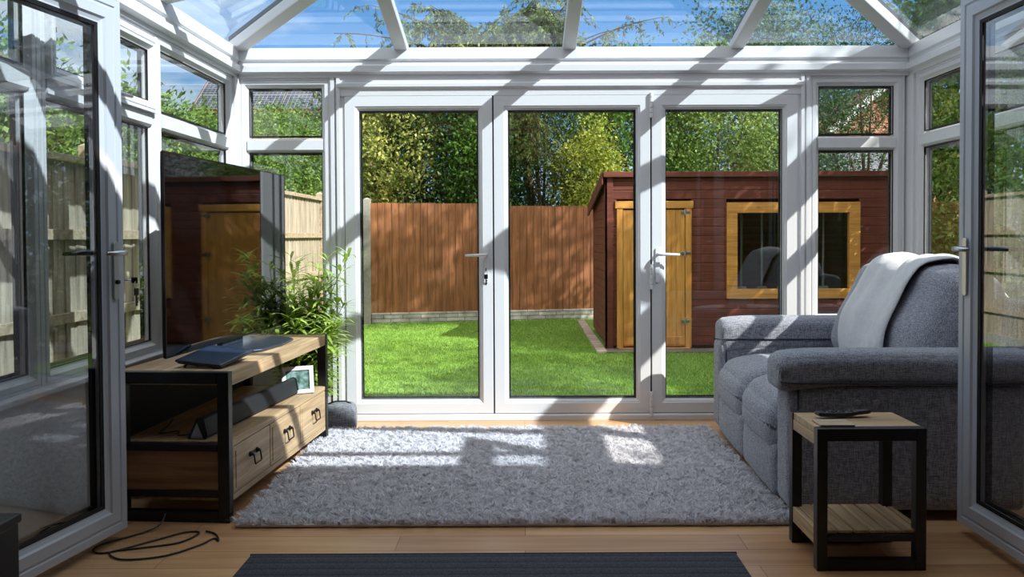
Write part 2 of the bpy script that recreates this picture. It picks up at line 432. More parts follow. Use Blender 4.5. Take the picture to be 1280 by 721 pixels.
# door head
HP = [(-.012, 2.23), (-.012, 2.20), (-.030, 2.188), (-.030, 2.168), (-.012, 2.155), (-.012, 2.112), (.08, 2.112), (.08, 2.23)]
MB().prism(HP, lambda u, v, q: Vector((q, YB + u, v)), -1.2, 1.81).build('trim_8', UPVC, kind='structure')
# threshold
TP = [(-.06, 0), (-.06, .012), (-.03, .04), (.08, .04), (.08, -.05), (-.02, -.05)]
MB().prism([(-.026, 0.001), (-.026, .030), (-.02, .04), (.08, .04), (.08, .001)], lambda u, v, q: Vector((q, YB + u, v)), -1.26, 1.87).build('trim_9', UPVC, kind='structure')

# ------------------------------------------------------------------ patio door leaves
DP = [(0, -.055), (0, .012), (.066, .012), (.070, .006), (.076, .006), (.088, -.008), (.092, -.008), (.092, -.055)]
def leaf(name, x0, x1, hx=None, hs=1):
    r = empty(name, ((x0 + x1) / 2, YB, .044), kind='structure')
    B = plane_basis((-(x0 + x1) / 2, 0, -.044), (1, 0, 0), (0, 0, 1), (0, -1, 0))
    MB().sweep_rect(B, x0, x1, .044, 2.11, DP).build('door_frame', UPVC, r, .0015, seg=1)
    g = MB().bbox(B, x0 + .086, x1 - .086, .13, 2.024, -.040, -.016).build('glass_pane', WGLASS, r)
    MB().sweep_rect(B, x0, x1, .044, 2.11, [(.091, -.016), (.091, -.009), (.096, -.009), (.096, -.016)]).build('gasket', GASKET, r)
    MB().sweep_rect(B, x0, x1, .044, 2.11, [(.091, -.055), (.091, -.041), (.102, -.041), (.102, -.055)]).build('spacer_bar', GASKET, g)
    if hx is not None:
        lever(r, B, hx, 1.078, hs, WHITEP, True, .135, .012)
    return r, B
l1, B1 = leaf('door_1', -1.16, -.203, -.245, -1)
l2, B2 = leaf('door_2', -.193, .822)
l3, B3 = leaf('door_3', .832, 1.775, .868, 1)
# black joints between leaves
box('trim_10', -.203, -.193, YB - .002, YB + .04, .045, 2.11, GASKET, bevel=0, kind='structure')
box('trim_11', .822, .832, YB - .002, YB + .04, .045, 2.11, GASKET, bevel=0, kind='structure')
for z in (2.04, .93, .10):
    mb = MB()
    for k in range(5): mb.lathe([(.0, 0), (.011, .001), (.012, .004), (.012, .028), (.011, .031), (0, .032)], (.827, YB - .022, z - .08 + k * .033), 12)
    h = mb.build('hinge', WHITEP, l3, smooth=False)
    h.matrix_parent_inverse = Matrix.Translation(-l3.location)

# keys
def key_set(name, loc, rz, label):
    r = empty(name, loc, rz, label, 'key')
    MB().tube([(0, 0, 0), (0, -.03, 0)], [.003, .003], 8).build('key_blade', CHROME, r)
    MB().rbox(0, -.042, 0, .006, .026, .024, .003, 4).build('key_bow', BLACKPL, r, smooth=True)
    MB().tube([(.013 * math.cos(a), -.05, -.018 + .013 * math.sin(a)) for a in [2 * PI * i / 20 for i in range(20)]], .0013, 6, True).build('key_ring', CHROME, r, smooth=True)
    MB().rbox(0, -.05, -.045, .024, .006, .03, .006, 5).box(-.004, .004, -.0515, -.0485, -.10, -.055).box(.004, .008, -.0515, -.0485, -.088, -.082).box(.004, .009, -.0515, -.0485, -.075, -.068).build('spare_key', BLACKPL, r)
    return r
key_set('door_key', (-.245, YB - .021, .985), 0, 'black headed key hanging in the lock of the closed patio door leaf')

# ------------------------------------------------------------------ the two opened inner leaves
def inner_leaf(name, hinge, ang, width, flip, dark=False):
    """hinge: floor point; local a runs from hinge to the free edge along +Y rotated"""
    r = empty(name, (hinge[0], hinge[1], .045), ang, kind='structure')
    N = (1, 0, 0) if not flip else (-1, 0, 0)
    B = plane_basis((0, 0, -.045), (0, 1, 0), (0, 0, 1), N)
    zt = 2.13
    prof = [(0, -.035), (0, .035), (.028, .035), (.032, .030), (.038, .030), (.042, .035), (.082, .035), (.088, .027), (.102, .022), (.108, .022), (.108, .012), (.108, -.035)]
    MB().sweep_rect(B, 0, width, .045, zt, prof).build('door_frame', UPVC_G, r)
    MB().bbox(B, .10, width - .10, .14, zt - .10, -.012, .012).build('glass_pane', LGLASS, r)
    MB().sweep_rect(B, 0, width, .045, zt, [(.107, .013), (.107, .021), (.122, .019), (.122, .013)]).build('gasket', GASKET, r)
    MB().sweep_rect(B, 0, width, .045, zt, [(.107, -.03), (.107, -.013), (.124, -.013), (.124, -.03)]).build('spacer_bar', GASKET, r)
    lv, pl = lever(r, B, width - .052, 1.142, -1, CHROME, True, .10, .035)
    lever(r, B, width - .052, 1.142, -1, DKMETAL, True, .12, -.035, -1)  # far-side lever in dark metal: its shade put into the colour
    MB().lathe([(0, 0), (.008, 0), (.009, .004), (.008, .012), (0, .013)], (0, 0, 0), 12, 'x').build('lock_cylinder', DKMETAL, pl)
    pl.children[-1].location = B(width - .052, 1.142 - .115, .043)
    return r, B
angL = -math.atan(.186); wL = .82
dl = Vector((math.sin(-angL), math.cos(angL), 0))
hl = Vector((-1.625, 3.15, 0)) - dl * wL
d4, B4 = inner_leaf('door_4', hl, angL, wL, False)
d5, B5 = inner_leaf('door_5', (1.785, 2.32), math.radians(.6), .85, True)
kp = Matrix.Rotation(angL, 4, 'Z') @ Vector((.04, wL - .052, 0)) + hl
key_set('door_key', (kp.x + .035, kp.y, 1.035), PI / 2 + angL, 'black headed key and ring hanging from the open glass door near the television')

# ------------------------------------------------------------------ roof
ex0, ex1, ey1, ez, sl = XL - .04, XR + .04, YB + .04, 2.42, .225
hw = (ex1 - ex0) / 2; xm = (ex0 + ex1) / 2; ya = ey1 - hw; za = ez + sl * hw
roof = empty('ceiling', (xm, ya, ez), kind='structure')
ri = Matrix.Translation(-roof.location)
ROOFW = M('roof_bar_white', (206, 206, 208), .4)
def rbeam(name, a, b, w=.085, h=.06, cap=True):
    a = ri @ Vector(a); b = ri @ Vector(b)
    o = MB().beam(a, b, w, h).build(name, ROOFW, roof, .008)
    up = Vector((0, 0, h / 2 + .035))
    MB().beam(a + up, b + up, w * .55, .03).build('cap', BLACKST, o, .004)
    return o
rbeam('hip_bar', (ex0, ey1, ez), (xm, ya, za), .095, .07); rbeam('hip_bar', (ex1, ey1, ez), (xm, ya, za), .095, .07)
rbeam('ridge_bar', (xm, YH, za), (xm, ya, za), .12, .08)
rx = [-.79, .30, 1.385]
for x in rx:
    run = min(x - ex0, ex1 - x); rbeam('rafter', (x, ey1, ez), (x, ey1 - run, ez + sl * run))
for y in (4.08, 3.08):
    run = ey1 - y
    if run > hw: run = hw
    rbeam('rafter', (ex0, y, ez), (ex0 + run, y, ez + sl * run)); rbeam('rafter', (ex1, y, ez), (ex1 - run, y, ez + sl * run))
def rpane(pts):
    n = len(pts); vs = [ri @ Vector((x, y, z + .035)) for x, y, z in pts] + [ri @ Vector((x, y, z + .057)) for x, y, z in pts]
    MB().add(vs, [tuple(range(n)), tuple(range(n, 2 * n))[::-1]] + [(i, i + n, (i + 1) % n + n, (i + 1) % n) for i in range(n)]).build('roof_pane', RGLASS, roof)
zb = lambda y: ez + sl * (ey1 - y)
xs = [ex0] + rx + [ex1]; hy = lambda x: ey1 - min(x - ex0, ex1 - x)
for a, b in zip(xs, xs[1:]):
    pts = [(a, ey1, ez), (b, ey1, ez)]
    if b < ex1: pts.append((b, hy(b), zb(hy(b))))
    if a < xm < b: pts.append((xm, ya, za))
    if a > ex0: pts.append((a, hy(a), zb(hy(a))))
    rpane(pts)
ys = [ey1, 4.08, 3.08, YH]
for sgn, e in ((1, ex0), (-1, ex1)):
    for a, b in zip(ys, ys[1:]):
        ra, rb = ey1 - a, ey1 - b
        pts = [(e, a, ez), (e, b, ez)]
        if b <= ya: pts += [(xm, b, za), (xm, ya, za)]
        else: pts.append((e + sgn * rb, b, ez + sl * rb))
        if ra > 0: pts.append((e + sgn * ra, a, ez + sl * ra))
        rpane(pts)
box('trim_12', XL, XR, 2.60, 2.66, 2.40, 2.45, UPVC, kind='structure')

# house wall around the inner doors, and the room behind the camera
HZ = 2.76
hwm = MB(); hwm.box(-2.5, -1.9, 1.95, YH, -.25, HZ).box(1.9, 4.3, 1.95, YH, -.25, HZ).box(-1.9, 1.9, 1.95, YH, 2.24, HZ)
hwm.build('wall_front', BRK, kind='structure')
box('trim_13', -1.9, -1.83, 1.95, YH + .08, 0, 2.24, UPVC, kind='structure'); box('trim_14', 1.83, 1.9, 1.95, YH + .08, 0, 2.24, UPVC, kind='structure')
INT = M('interior_paint', (150, 150, 152), .8)
box('wall_room_left', -2.5, -2.4, -2.5, 1.95, 0, 2.4, INT, bevel=0, kind='structure'); box('wall_room_right', 2.6, 2.7, -2.5, 1.95, 0, 2.4, INT, bevel=0, kind='structure')
box('wall_room_back', -2.5, 2.7, -2.6, -2.5, 0, 2.4, INT, bevel=0, kind='structure'); box('ceiling_room', -2.5, 2.7, -2.6, 1.95, 2.4, 2.46, INT, bevel=0, kind='structure')
TILE = brick('roof_tile', (104, 62, 48), (126, 78, 60), (60, 40, 34), .3, .12, .01, (0, 1))
MB().add([(-2.55, 2.21, HZ - .02), (4.4, 2.21, HZ - .02), (4.4, -2.6, HZ + 2.2), (-2.55, -2.6, HZ + 2.2), (-2.55, 2.21, HZ - .1), (4.4, 2.21, HZ - .1), (4.4, -2.6, HZ - .1), (-2.55, -2.6, HZ - .1)],
         [(0, 1, 2, 3), (4, 5, 6, 7), (0, 1, 5, 4), (1, 2, 6, 5), (2, 3, 7, 6), (3, 0, 4, 7)]).build('ceiling_roof', TILE, kind='structure')

# ------------------------------------------------------------------ rug and mat
def blades(name, P, H, W, lean, mat, rng, parent, taper=.5, **k):
    n = len(P); th = rng.uniform(0, 2 * PI, n); S = np.stack([np.cos(th), np.sin(th), np.zeros(n)], 1)
    up = np.zeros((n, 3)); up[:, 2] = 1
    h = H[:, None]; w = (W * rng.uniform(.7, 1.3, n))[:, None]
    m = P + up * h * .55 + lean * h * .35; tp = P + up * h * .9 + lean * h
    V = np.stack([P - S * w / 2, P + S * w / 2, m - S * w / 2, m + S * w / 2, tp - S * w / 2 * taper, tp + S * w / 2 * taper], 1).reshape(-1, 3)
    return quads_mesh(name, V, 6, mat, parent, [(0, 1, 3, 2), (2, 3, 5, 4)], **k)

RUGM = M('grey_shag_yarn', (225, 223, 229), .95, island=.2, translucent=.25, spec=.1)
rug = empty('shaggy_rug', (0, 4.0, 0), 0, 'light grey deep pile shaggy rug on the oak floor in front of the patio doors', 'rug')
rx0, rx1, ry0, ry1 = -1.20, 1.12, 3.24, 4.83
rb_ = MB().rbox((rx0 + rx1) / 2, (ry0 + ry1) / 2 - 4, .009, rx1 - rx0, ry1 - ry0, .014, .006, 6).build('backing', M('rug_backing', (190, 186, 190), .9), rug)
rng = np.random.default_rng(3)
N_ = 230000
P = np.stack([rng.uniform(rx0, rx1, N_), rng.uniform(ry0, ry1, N_) - 4, np.full(N_, .014)], 1)
gx, gy = P[:, 0], P[:, 1]
P[:, 2] += .004 * np.sin(gx * 31 + 3 * np.sin(gy * 17)) * np.sin(gy * 37)
cell = .013
ci = np.floor(gx / cell + .3 * np.sin(gy * 60)).astype(int) * 7919 + np.floor(gy / cell + .3 * np.sin(gx * 70)).astype(int) * 104729
hsh = (np.sin(ci * 12.9898) * 43758.5453) % 1; hs2 = (np.sin(ci * 78.233) * 12345.678) % 1
ang = hsh * 2 * PI
lean = np.stack([np.cos(ang) * (.4 + .7 * hs2), np.sin(ang) * (.4 + .7 * hs2), np.zeros(N_)], 1) + rng.normal(size=(N_, 3)) * .25; lean[:, 2] = 0
blades('pile', P, (.019 + .012 * hs2) * rng.uniform(.8, 1.15, N_), .0032, lean, RUGM, rng, rug, kind='stuff')

t = NT('ribbed_mat'); p = t.new('BsdfPrincipled'); p.inputs['Roughness'].default_value = .9
w_ = t.new('TexWave', bands_direction='Y'); w_.inputs['Scale'].default_value = 6; w_.inputs['Distortion'].default_value = .15; w_.inputs['Detail'].default_value = 1
t.link(t.coords(), w_.inputs['Vector'])
n = t.new('TexNoise'); n.inputs['Scale'].default_value = 170; t.link(t.coords(), n.inputs['Vector'])
c = t.mix(.6, t.ramp(w_.outputs['Fac'], [(.02, lin((34, 36, 43))), (.12, lin((52, 56, 66)))]), t.ramp(n.outputs['Fac'], [(.38, (.25, .25, .25)), (.62, (1.6, 1.6, 1.7))]), 'MULTIPLY')
t.link(c, p.inputs['Base Color']); bp = t.new('Bump'); bp.inputs['Distance'].default_value = .0015; t.link(w_.outputs['Fac'], bp.inputs['Height']); t.link(bp.outputs[0], p.inputs['Normal'])
t.link(p.outputs[0], t.out.inputs[0])
mat_o = empty('door_mat', (-.12, 2.4, 0), 0, 'dark charcoal ribbed runner mat on the floor before the shaggy rug', 'mat')
MB().rbox(0, 0, .0055, 1.82, 1.10, .009, .004, 8).build('mat_surface', t.m, mat_o)
MB().box(-.914, .914, .5485, .5535, .001, .011).build('edge_binding', M('mat_edge', (14, 15, 18), .7), mat_o, .002)

# ------------------------------------------------------------------ television cabinet
ca = -math.atan2(.09, 1.32)
cab = empty('tv_cabinet', (-1.24, 3.30, 0), ca, 'rustic wooden media cabinet with black steel end frames and three drawers', 'cabinet')
CL, CD, CH = 1.32, .50, .635
def end_frame(y0, y1):
    mb = MB(); tq = .05
    mb.box(-tq, 0, y0, y1, 0, CH).box(-CD, -CD + tq, y0, y1, 0, CH)
    mb.box(-CD + tq, -tq, y0, y1, CH - .05, CH).box(-CD + tq, -tq, y0, y1, 0, .045)
    mb.box(-CD + tq, -tq, y0, y1, .30, .33).box(-CD + tq, -tq, y0, y1, .105, .135)
    return mb.build('end_frame', BLACKST, cab, .003)
end_frame(0, .04); end_frame(CL - .04, CL)
box('top_board', -CD, -.002, .041, CL - .041, CH - .062, CH - .001, OAKY, cab, .003)
bx_ = box('drawer_box', -CD + .006, -.012, .041, CL - .041, .08, .335, OAKY, cab, .003)
MB().box(-.0125, -.004, .043, CL - .043, .081, .105).box(-.0125, -.004, .043, CL - .043, .312, .334).build('front_rail', OAKY, cab, .001)
MB().box(-CD + .05, -.05, .008, .032, .135, .30).build('side_panel', TIMBER, cab, .002)
MB().box(-CD + .05, -.05, CL - .032, CL - .008, .135, .30).build('side_panel', TIMBER, cab, .002)
box('back_panel', -CD + .002, -CD + .012, .041, CL - .041, .335, CH - .062, M('dark_back_panel', (30, 30, 33), .7), cab, .0)
ds = [.043, .452, .863, CL - .043]
for i in range(3):
    y0, y1 = ds[i] + .004, ds[i + 1] - .004
    d = MB().box(-.0125, -.003, y0, y1, .109, .308).build('drawer', OAKY, cab, .0015)
    MB().box(-.004, .0005, y0 + .022, y1 - .022, .128, .289).build('drawer_panel', OAKY, d, .001)
    ym = (y0 + y1) / 2; zc = .235
    mb = MB()
    for s_ in (-1, 1): mb.lathe([(.0, 0), (.012, 0), (.012, .006), (.007, .010), (.007, .017), (.0, .018)], (0, ym + s_ * .036, zc), 12, 'x')
    mb.box(.0, .004, ym - .04, ym + .04, zc - .006, zc + .006)
    mb.tube([(.018, ym - .036, zc), (.024, ym - .035, zc - .04), (.024, ym - .031, zc - .045), (.024, ym + .031, zc - .045), (.024, ym + .035, zc - .04), (.018, ym + .036, zc)], .0035, 8)
    mb.build('handle', DKMETAL, d, smooth=False)

# television
tv = empty('television', (-1.4815, 4.07, CH), -.0757, 'large flat black television standing on the media cabinet, reflecting the garden shed', 'television')
tz0, tz1, th_ = .045, .937, .685
MB().rbox(-.021, 0, (tz0 + tz1) / 2, .014, th_ * 2 - .02, tz1 - tz0, .008, 6).build('back_shell', BLACKPL, tv, smooth=True)
MB().box(-.0155, -.004, -th_ + .006, th_ - .006, tz0 + .006, tz1 - .006).build('screen', GLOSSBLK, tv)
Btv = plane_basis((0, 0, 0), (0, 1, 0), (0, 0, 1), (1, 0, 0))
MB().sweep_rect(Btv, -th_, th_, tz0, tz1, [(0, -.014), (0, -.003), (.005, -.003), (.005, -.014)]).build('bezel', BLACKPL, tv, .0)
stand = MB().prism([(-.10, -.24), (.12, -.24), (.20, -.16), (.22, .05), (.20, .26), (.12, .34), (-.10, .34)], lambda u, v, q: Vector((u, v, q)), .001, .014)
stand.box(-.05, -.02, -.12, .12, .014, .10); stand.build('stand', SLATE, tv, .003)

# slanted slim box (router / set-top) on the top board
rt = empty('set_top_box', (-1.385, 3.54, CH), math.radians(-10), 'slim black tilted media box on the end of the cabinet top below the television', 'media box')
tm = Matrix.Rotation(math.radians(6), 4, 'X') @ Matrix.Rotation(math.radians(5), 4, 'Y')
MB().rbox(0, 0, .036, .22, .28, .013, .006, 8, rot=tm.to_3x3()).build('casing', M('black_shell_sky_sheen', (30, 42, 64), .22), rt, smooth=True)  # black casing; blue sheen of the reflected sky put into its colour
MB().rbox(0, 0, .027, .205, .265, .010, .004, 6, rot=tm.to_3x3()).build('base', BLACKPL, rt, smooth=True)
ft = MB().tube([(-.07, -.13, .005), (-.04, -.13, .03), (-.02, -.10, .005)], .006, 8).tube([(.07, -.13, .005), (.07, .02, .02), (.07, .12, .03)], .005, 8).tube([(-.07, .11, .005), (-.07, .10, .035)], .006, 8)
ft.build('foot', BLACKPL, rt, smooth=True)

# soundbar on the shelf
sb_a = -math.atan2(.13, .95)
sb = empty('soundbar', (-1.345, 3.87, .336), sb_a + math.radians(1), 'long black wedge-shaped soundbar on the open cabinet shelf', 'soundbar')
wedge = [(-.045, 0), (.035, 0), (.045, .012), (.030, .085), (.018, .092), (-.004, .088)]
MB().prism(wedge, lambda u, v, q: Vector((u, q, v)), -.485, .475).build('speaker_grille', M('speaker_mesh', (26, 28, 32), .6, var=.3, scale=400), sb, .005)
MB().prism([(u * 1.04, v * 1.02) for u, v in wedge], lambda u, v, q: Vector((u, q, v + .0)), -.497, -.486).build('end_cap', BLACKPL, sb, .003)
MB().prism([(u * 1.04, v * 1.02) for u, v in wedge], lambda u, v, q: Vector((u, q, v + .0)), .476, .487).build('end_cap', BLACKPL, sb, .003)
MB().prism([(-.03, 0.003), (.03, .003), (.0, .07)], lambda u, v, q: Vector((u, q, v)), -.501, -.498).build('end_badge', CHROME, sb)

# photo frame
pf = empty('photo_frame', (-1.245, 4.34, .336), math.radians(24), 'small white photo frame leaning back on the open shelf beside the soundbar', 'photo frame')
tilt = Matrix.Rotation(math.radians(-14), 4, 'X')
Bp = lambda a, b, n: tilt @ Vector((a, -n, b))
MB().sweep_rect(Bp, -.085, .085, .002, .152, [(0, -.012), (0, .006), (.006, .009), (.022, .005), (.022, -.012)]).build('frame_border', M('white_wood', (214, 208, 204), .5), pf)
t = NT('landscape_print'); p = t.new('BsdfPrincipled'); p.inputs['Roughness'].default_value = .25
n = t.new('TexNoise'); n.inputs['Scale'].default_value = 22; n.inputs['Detail'].default_value = 5; t.link(t.coords(), n.inputs['Vector'])
t.link(t.ramp(n.outputs['Fac'], [(.3, lin((46, 62, 52))), (.45, lin((92, 122, 112))), (.6, lin((150, 168, 172))), (.75, lin((210, 208, 200)))]), p.inputs['Base Color']); t.link(p.outputs[0], t.out.inputs[0])
MB().bbox(Bp, -.064, .064, .022, .132, -.008, -.002).build('photograph', t.m, pf)
MB().beam(Bp(0, .11, -.012), Vector((0, .075, .004)), .04, .004, (0, 1, .2)).build('easel_back', BLACKPL, pf)

# fabric speaker / door stop
dsr = empty('fabric_door_stop', (-1.145, 4.90, 0), .15, 'grey felt door stop with a cord handle on the floor beside the cabinet', 'door stop')
def dsf(p, u, v, w):
    k = 1 - .10 * max(0, w) ** 2; q = Vector((p.x * k, p.y * k, p.z)); q.z += .008 * math.cos(u * PI / 2) * (w > 0); return q
MB().rbox(0, 0, .083, .20, .13, .165, .028, 14, dsf).build('fabric_body', fabric('grey_felt', (92, 92, 98), (140, 140, 146), 300), dsr, smooth=True)
MB().tube([(-.075, -.03, .14), (-.07, -.025, .172), (-.03, -.02, .184), (.03, -.02, .184), (.065, -.025, .172), (.082, -.03, .13), (.09, -.035, .07)], .0045, 8).build('handle', BLACKPL, dsr, smooth=True)

# cables
def cable(name, pts, r, label, cat='cable'):
    P = [Vector(p) for p in pts]; out = []
    for i in range(len(P) - 1):
        p0 = P[max(i - 1, 0)]; p1 = P[i]; p2 = P[i + 1]; p3 = P[min(i + 2, len(P) - 1)]
        for k in range(8):
            s = k / 8; out.append(.5 * ((2 * p1) + (p2 - p0) * s + (2 * p0 - 5 * p1 + 4 * p2 - p3) * s * s + (3 * p1 - p0 - 3 * p2 + p3) * s ** 3))
    out.append(P[-1]); return MB().tube(out, r, 8).build(name, BLACKPL, smooth=True, label=label, cat=cat)
cable('floor_cable', [(-1.50, 3.28, .05), (-1.52, 3.22, .01), (-1.66, 3.05, .005), (-1.60, 2.98, .005), (-1.47, 3.10, .005), (-1.38, 3.19, .005), (-1.32, 3.18, .005), (-1.36, 3.08, .005), (-1.48, 3.03, .005), (-1.58, 2.99, .005), (-1.50, 2.92, .005), (-1.36, 2.95, .005), (-1.27, 3.05, .005), (-1.24, 3.12, .005), (-1.21, 3.10, .005), (-1.25, 3.17, .005), (-1.30, 3.20, .005)], .0035, 'loose black cable looped on the floor by the cabinet end')
cable('speaker_cable', [(-1.43, 3.46, .343), (-1.50, 3.42, .342), (-1.54, 3.50, .342), (-1.60, 3.46, .342), (-1.63, 3.60, .342), (-1.66, 3.72, .345)], .003, 'thin black cable lying on the cabinet shelf behind the soundbar end')

# ------------------------------------------------------------------ bamboo plant
LEAFM = M('bamboo_leaf', (138, 174, 70), .45, rgb2=(208, 222, 124), scale=9, island=.25, translucent=.4)
pl_ = empty('potted_bamboo', (-1.36, 4.92, 0), 0, 'leafy green bamboo plant in a pot in the corner behind the television', 'plant')
MB().lathe([(0, 0), (.10, 0), (.108, .01), (.135, .235), (.145, .24), (.145, .26), (.128, .26), (.122, .215), (0, .215)], (0, 0, 0), 32).build('pot', M('grey_pot', (86, 86, 90), .6, var=.1), pl_, smooth=False)
MB().lathe([(0, .205), (.115, .205), (.122, .216), (.06, .225), (0, .222)], (0, 0, 0), 24).build('soil', M('soil', (52, 38, 28), .95, bump=1, bscale=80), pl_)
rg = np.random.default_rng(11); LV = []
st = MB()
def blade_leaf(p, d, L, W):
    d = Vector(d).normalized(); up = Vector((0, 0, 1)); s = d.cross(up)
    s = s.normalized() if s.length > .05 else Vector((1, 0, 0)); pts = []
    ws = [.25, .9, 1., .7, .08]; g = -.9
    for k, w in enumerate(ws):
        u = k / 4; q = Vector(p) + d * L * u + Vector((0, 0, g * L * u * u * .45))
        pts += [q - s * W * w / 2, q + s * W * w / 2]
    LV.extend(pts)
for k in range(56):
    a = rg.uniform(0, 2 * PI); r0 = rg.uniform(0, .085); h = rg.uniform(.30, .90); sp = rg.uniform(.02, .27)
    pts = []
    for i in range(9):
        u = i / 8; pts.append(Vector((math.cos(a) * (r0 + sp * u * u), math.sin(a) * (r0 + sp * u * u) * .75 - .05 * u * u, .20 + h * u)))
    st.tube(pts, [.0042 - .0026 * i / 8 for i in range(9)], 6)
    for i in range(1, 9):
        for q in range(int(rg.integers(5, 10))):
            th = rg.uniform(0, 2 * PI); u = rg.uniform(-.5, .5)
            base = pts[i].lerp(pts[max(i - 1, 0)], abs(u))
            blade_leaf(base, (math.cos(th), math.sin(th) * .8 - .1, rg.uniform(.1, 1.1)), rg.uniform(.10, .22), rg.uniform(.014, .026))
st.build('stems', M('bamboo_stem', (128, 140, 62), .5), pl_, smooth=True)
LVa = np.array([tuple(v) for v in LV])
# keep the leaves inside the glazing and clear of the tv back
LVa[:, 1] = np.minimum(LVa[:, 1], .17); LVa[:, 0] = np.maximum(LVa[:, 0], -.40)
quads_mesh('leaves', LVa, 10, LEAFM, pl_, [(0, 1, 3, 2), (2, 3, 5, 4), (4, 5, 7, 6), (6, 7, 9, 8)])

# ------------------------------------------------------------------ sofa
FAB = fabric('grey_linen', (96, 99, 111), (172, 175, 188), 340)
FABP = M('dark_piping', (50, 54, 66), .9)
so = empty('sofa', (1.09, 3.30, 0), -math.atan2(.06, 1.51), 'grey linen two-seater sofa with padded arms, against the wall opposite the television', 'sofa')
# local: x from front (0) to back (1.0), y from near arm (0) to far arm (1.6)
SL, SD = 1.60, 1.05
box('base', .05, SD - .05, .14, SL - .14, .04, .30, FAB, so, .02)
for s_, y0 in ((0, 0), (1, SL - .2)):
    def armfn(p, u, v, w): return p
    arm = MB().rbox(.505, y0 + .10, .305, .98, .192, .53, .035, 12).build('arm', FAB, so, smooth=True)
    def padfn(p, u, v, w):
        q = p.copy()
        if w > 0: q.z += .016 * (1 - v * v) - .022 * max(0, -u) ** 6
        if u < -.5: q.z -= .03 * (-u - .5) * 2 * (w < 0)
        return q
    yc = y0 + (.095 if s_ == 0 else .105)
    pad = MB().rbox(.51 if s_ == 0 else .545, yc, .632 if s_ == 0 else .605, 1.08 if s_ == 0 else 1.04, .212, .132 if s_ == 0 else .185, .040, 16, padfn).build('arm_pad', FAB, so, smooth=True)
    pts = [(-.02 + .02, yc - .119, .60)] 
    MB().tube([(-.02, yc - .098, .585), (.02, yc - .109, .582), (.5, yc - .110, .582), (.98, yc - .108, .582)], .004, 6).build('piping', FABP, pad, smooth=True)
    MB().tube([(.055, y0 + (.006 if s_ == 0 else .004), .07), (.055, y0 + .004, .55)], .004, 6).build('piping', FABP, arm, smooth=True)
    if s_ == 0:
        for bx in (.30, .38):
            MB().lathe([(0, 0), (.012, 0), (.013, -.004), (.009, -.007), (0, -.006)], (bx, .0065, .50), 16, 'y').build('recliner_button', CHROME, arm, smooth=True)
ymid = SL / 2; BACKS = []
for y0, y1 in ((.20, ymid), (ymid, SL - .20)):
    L = y1 - y0 - .006; yc = (y0 + y1) / 2
    def seatfn(p, u, v, w):
        q = p.copy(); b = (1 - v ** 4)
        if w > 0: q.z += .038 * b * (1 - u * u * .6)
        if u < 0: q.x -= .022 * (1 - v * v) * (1 - w * w * .7)
        q.z -= .05 * max(0, -u) ** 4 * (w > 0)
        return q
    MB().rbox(.40, yc, .350, .80, L, .27, .075, 18, seatfn).build('seat_cushion', FAB, so, smooth=True)
    def frontfn(p, u, v, w):
        q = p.copy()
        if u < 0: q.x -= .022 * (1 - v * v) * (1 - w * w)
        return q
    MB().rbox(.085, yc, .15, .15, L, .24, .03, 12, frontfn).build('footrest_panel', FAB, so, smooth=True)
    rot = Matrix.Rotation(math.radians(26), 3, 'Y')
    def backfn(p, u, v, w):
        q = p.copy(); 
        if u < 0: q.x -= .05 * (1 - v ** 2) * (1 - (w - .1) ** 2 * .8)
        if w > 0: q.z += .03 * (1 - v * v)
        q.x += .02 * math.sin(w * 7) * (1 if u < 0 else 0) * (1 - v * v) * .4
        return q
    bk_ = MB().rbox(.845, yc, .75, .25, L + .03, .58, .115, 18, backfn, rot); BACKS.append(bk_); bk_.build('back_cushion', FAB, so, smooth=True)
bk_ = MB().rbox(1.0, SL / 2, .49, .14, SL - .26, .86, .05, 10, None, Matrix.Rotation(math.radians(10), 3, 'Y')); BACKS.append(bk_); bk_.build('back_shell', FAB, so, smooth=True)
for x in (.12, SD - .14):
    for y in (.08, SL - .08): MB().lathe([(0, 0), (.022, 0), (.026, .045), (0, .045)], (x, y, 0), 12).build('foot', BLACKPL, so)

# throw: laid over the cushions by casting onto their real surface
from mathutils.bvhtree import BVHTree
allv = []; allf = []
for b_ in BACKS: k = len(allv); allv += b_.v; allf += [tuple(i + k for i in f) for f in b_.f]
bvh = BVHTree.FromPolygons([Vector(v) for v in allv], allf)
nu, nv = 90, 44
C0 = Vector((.97, 0, .78)); base_g = []
for i in range(nu + 1):
    u = i / nu; row = []
    for j in range(nv + 1):
        v = j / nv; ylo = .50 + .02 * u - .16 * max(0, u - .35); yhi = 1.08 - .01 * u + .012 * math.sin(u * 9)
        y = ylo + (yhi - ylo) * v; a = math.radians(214 - 196 * u)       # from low front, over the top, to behind
        d = Vector((math.cos(a), 0, math.sin(a))); o = Vector((C0.x, y, C0.z)) + d * 1.0
        h = bvh.ray_cast(o, -d, 1.0); rr = 1.0 - h[3] if h[0] is not None else .12
        row.append(rr)
    base_g.append(row)
g = np.array(base_g)
for _ in range(2):                                                   # cloth bridges the valleys
    for _k in range(10):
        q_ = g.copy(); q_[1:-1] = np.maximum(g[1:-1], (g[:-2] + g[2:]) / 2); q_[:, 1:-1] = np.maximum(q_[:, 1:-1], (g[:, :-2] * .5 + g[:, 2:] * .5) - .0005); g = q_
vs = []
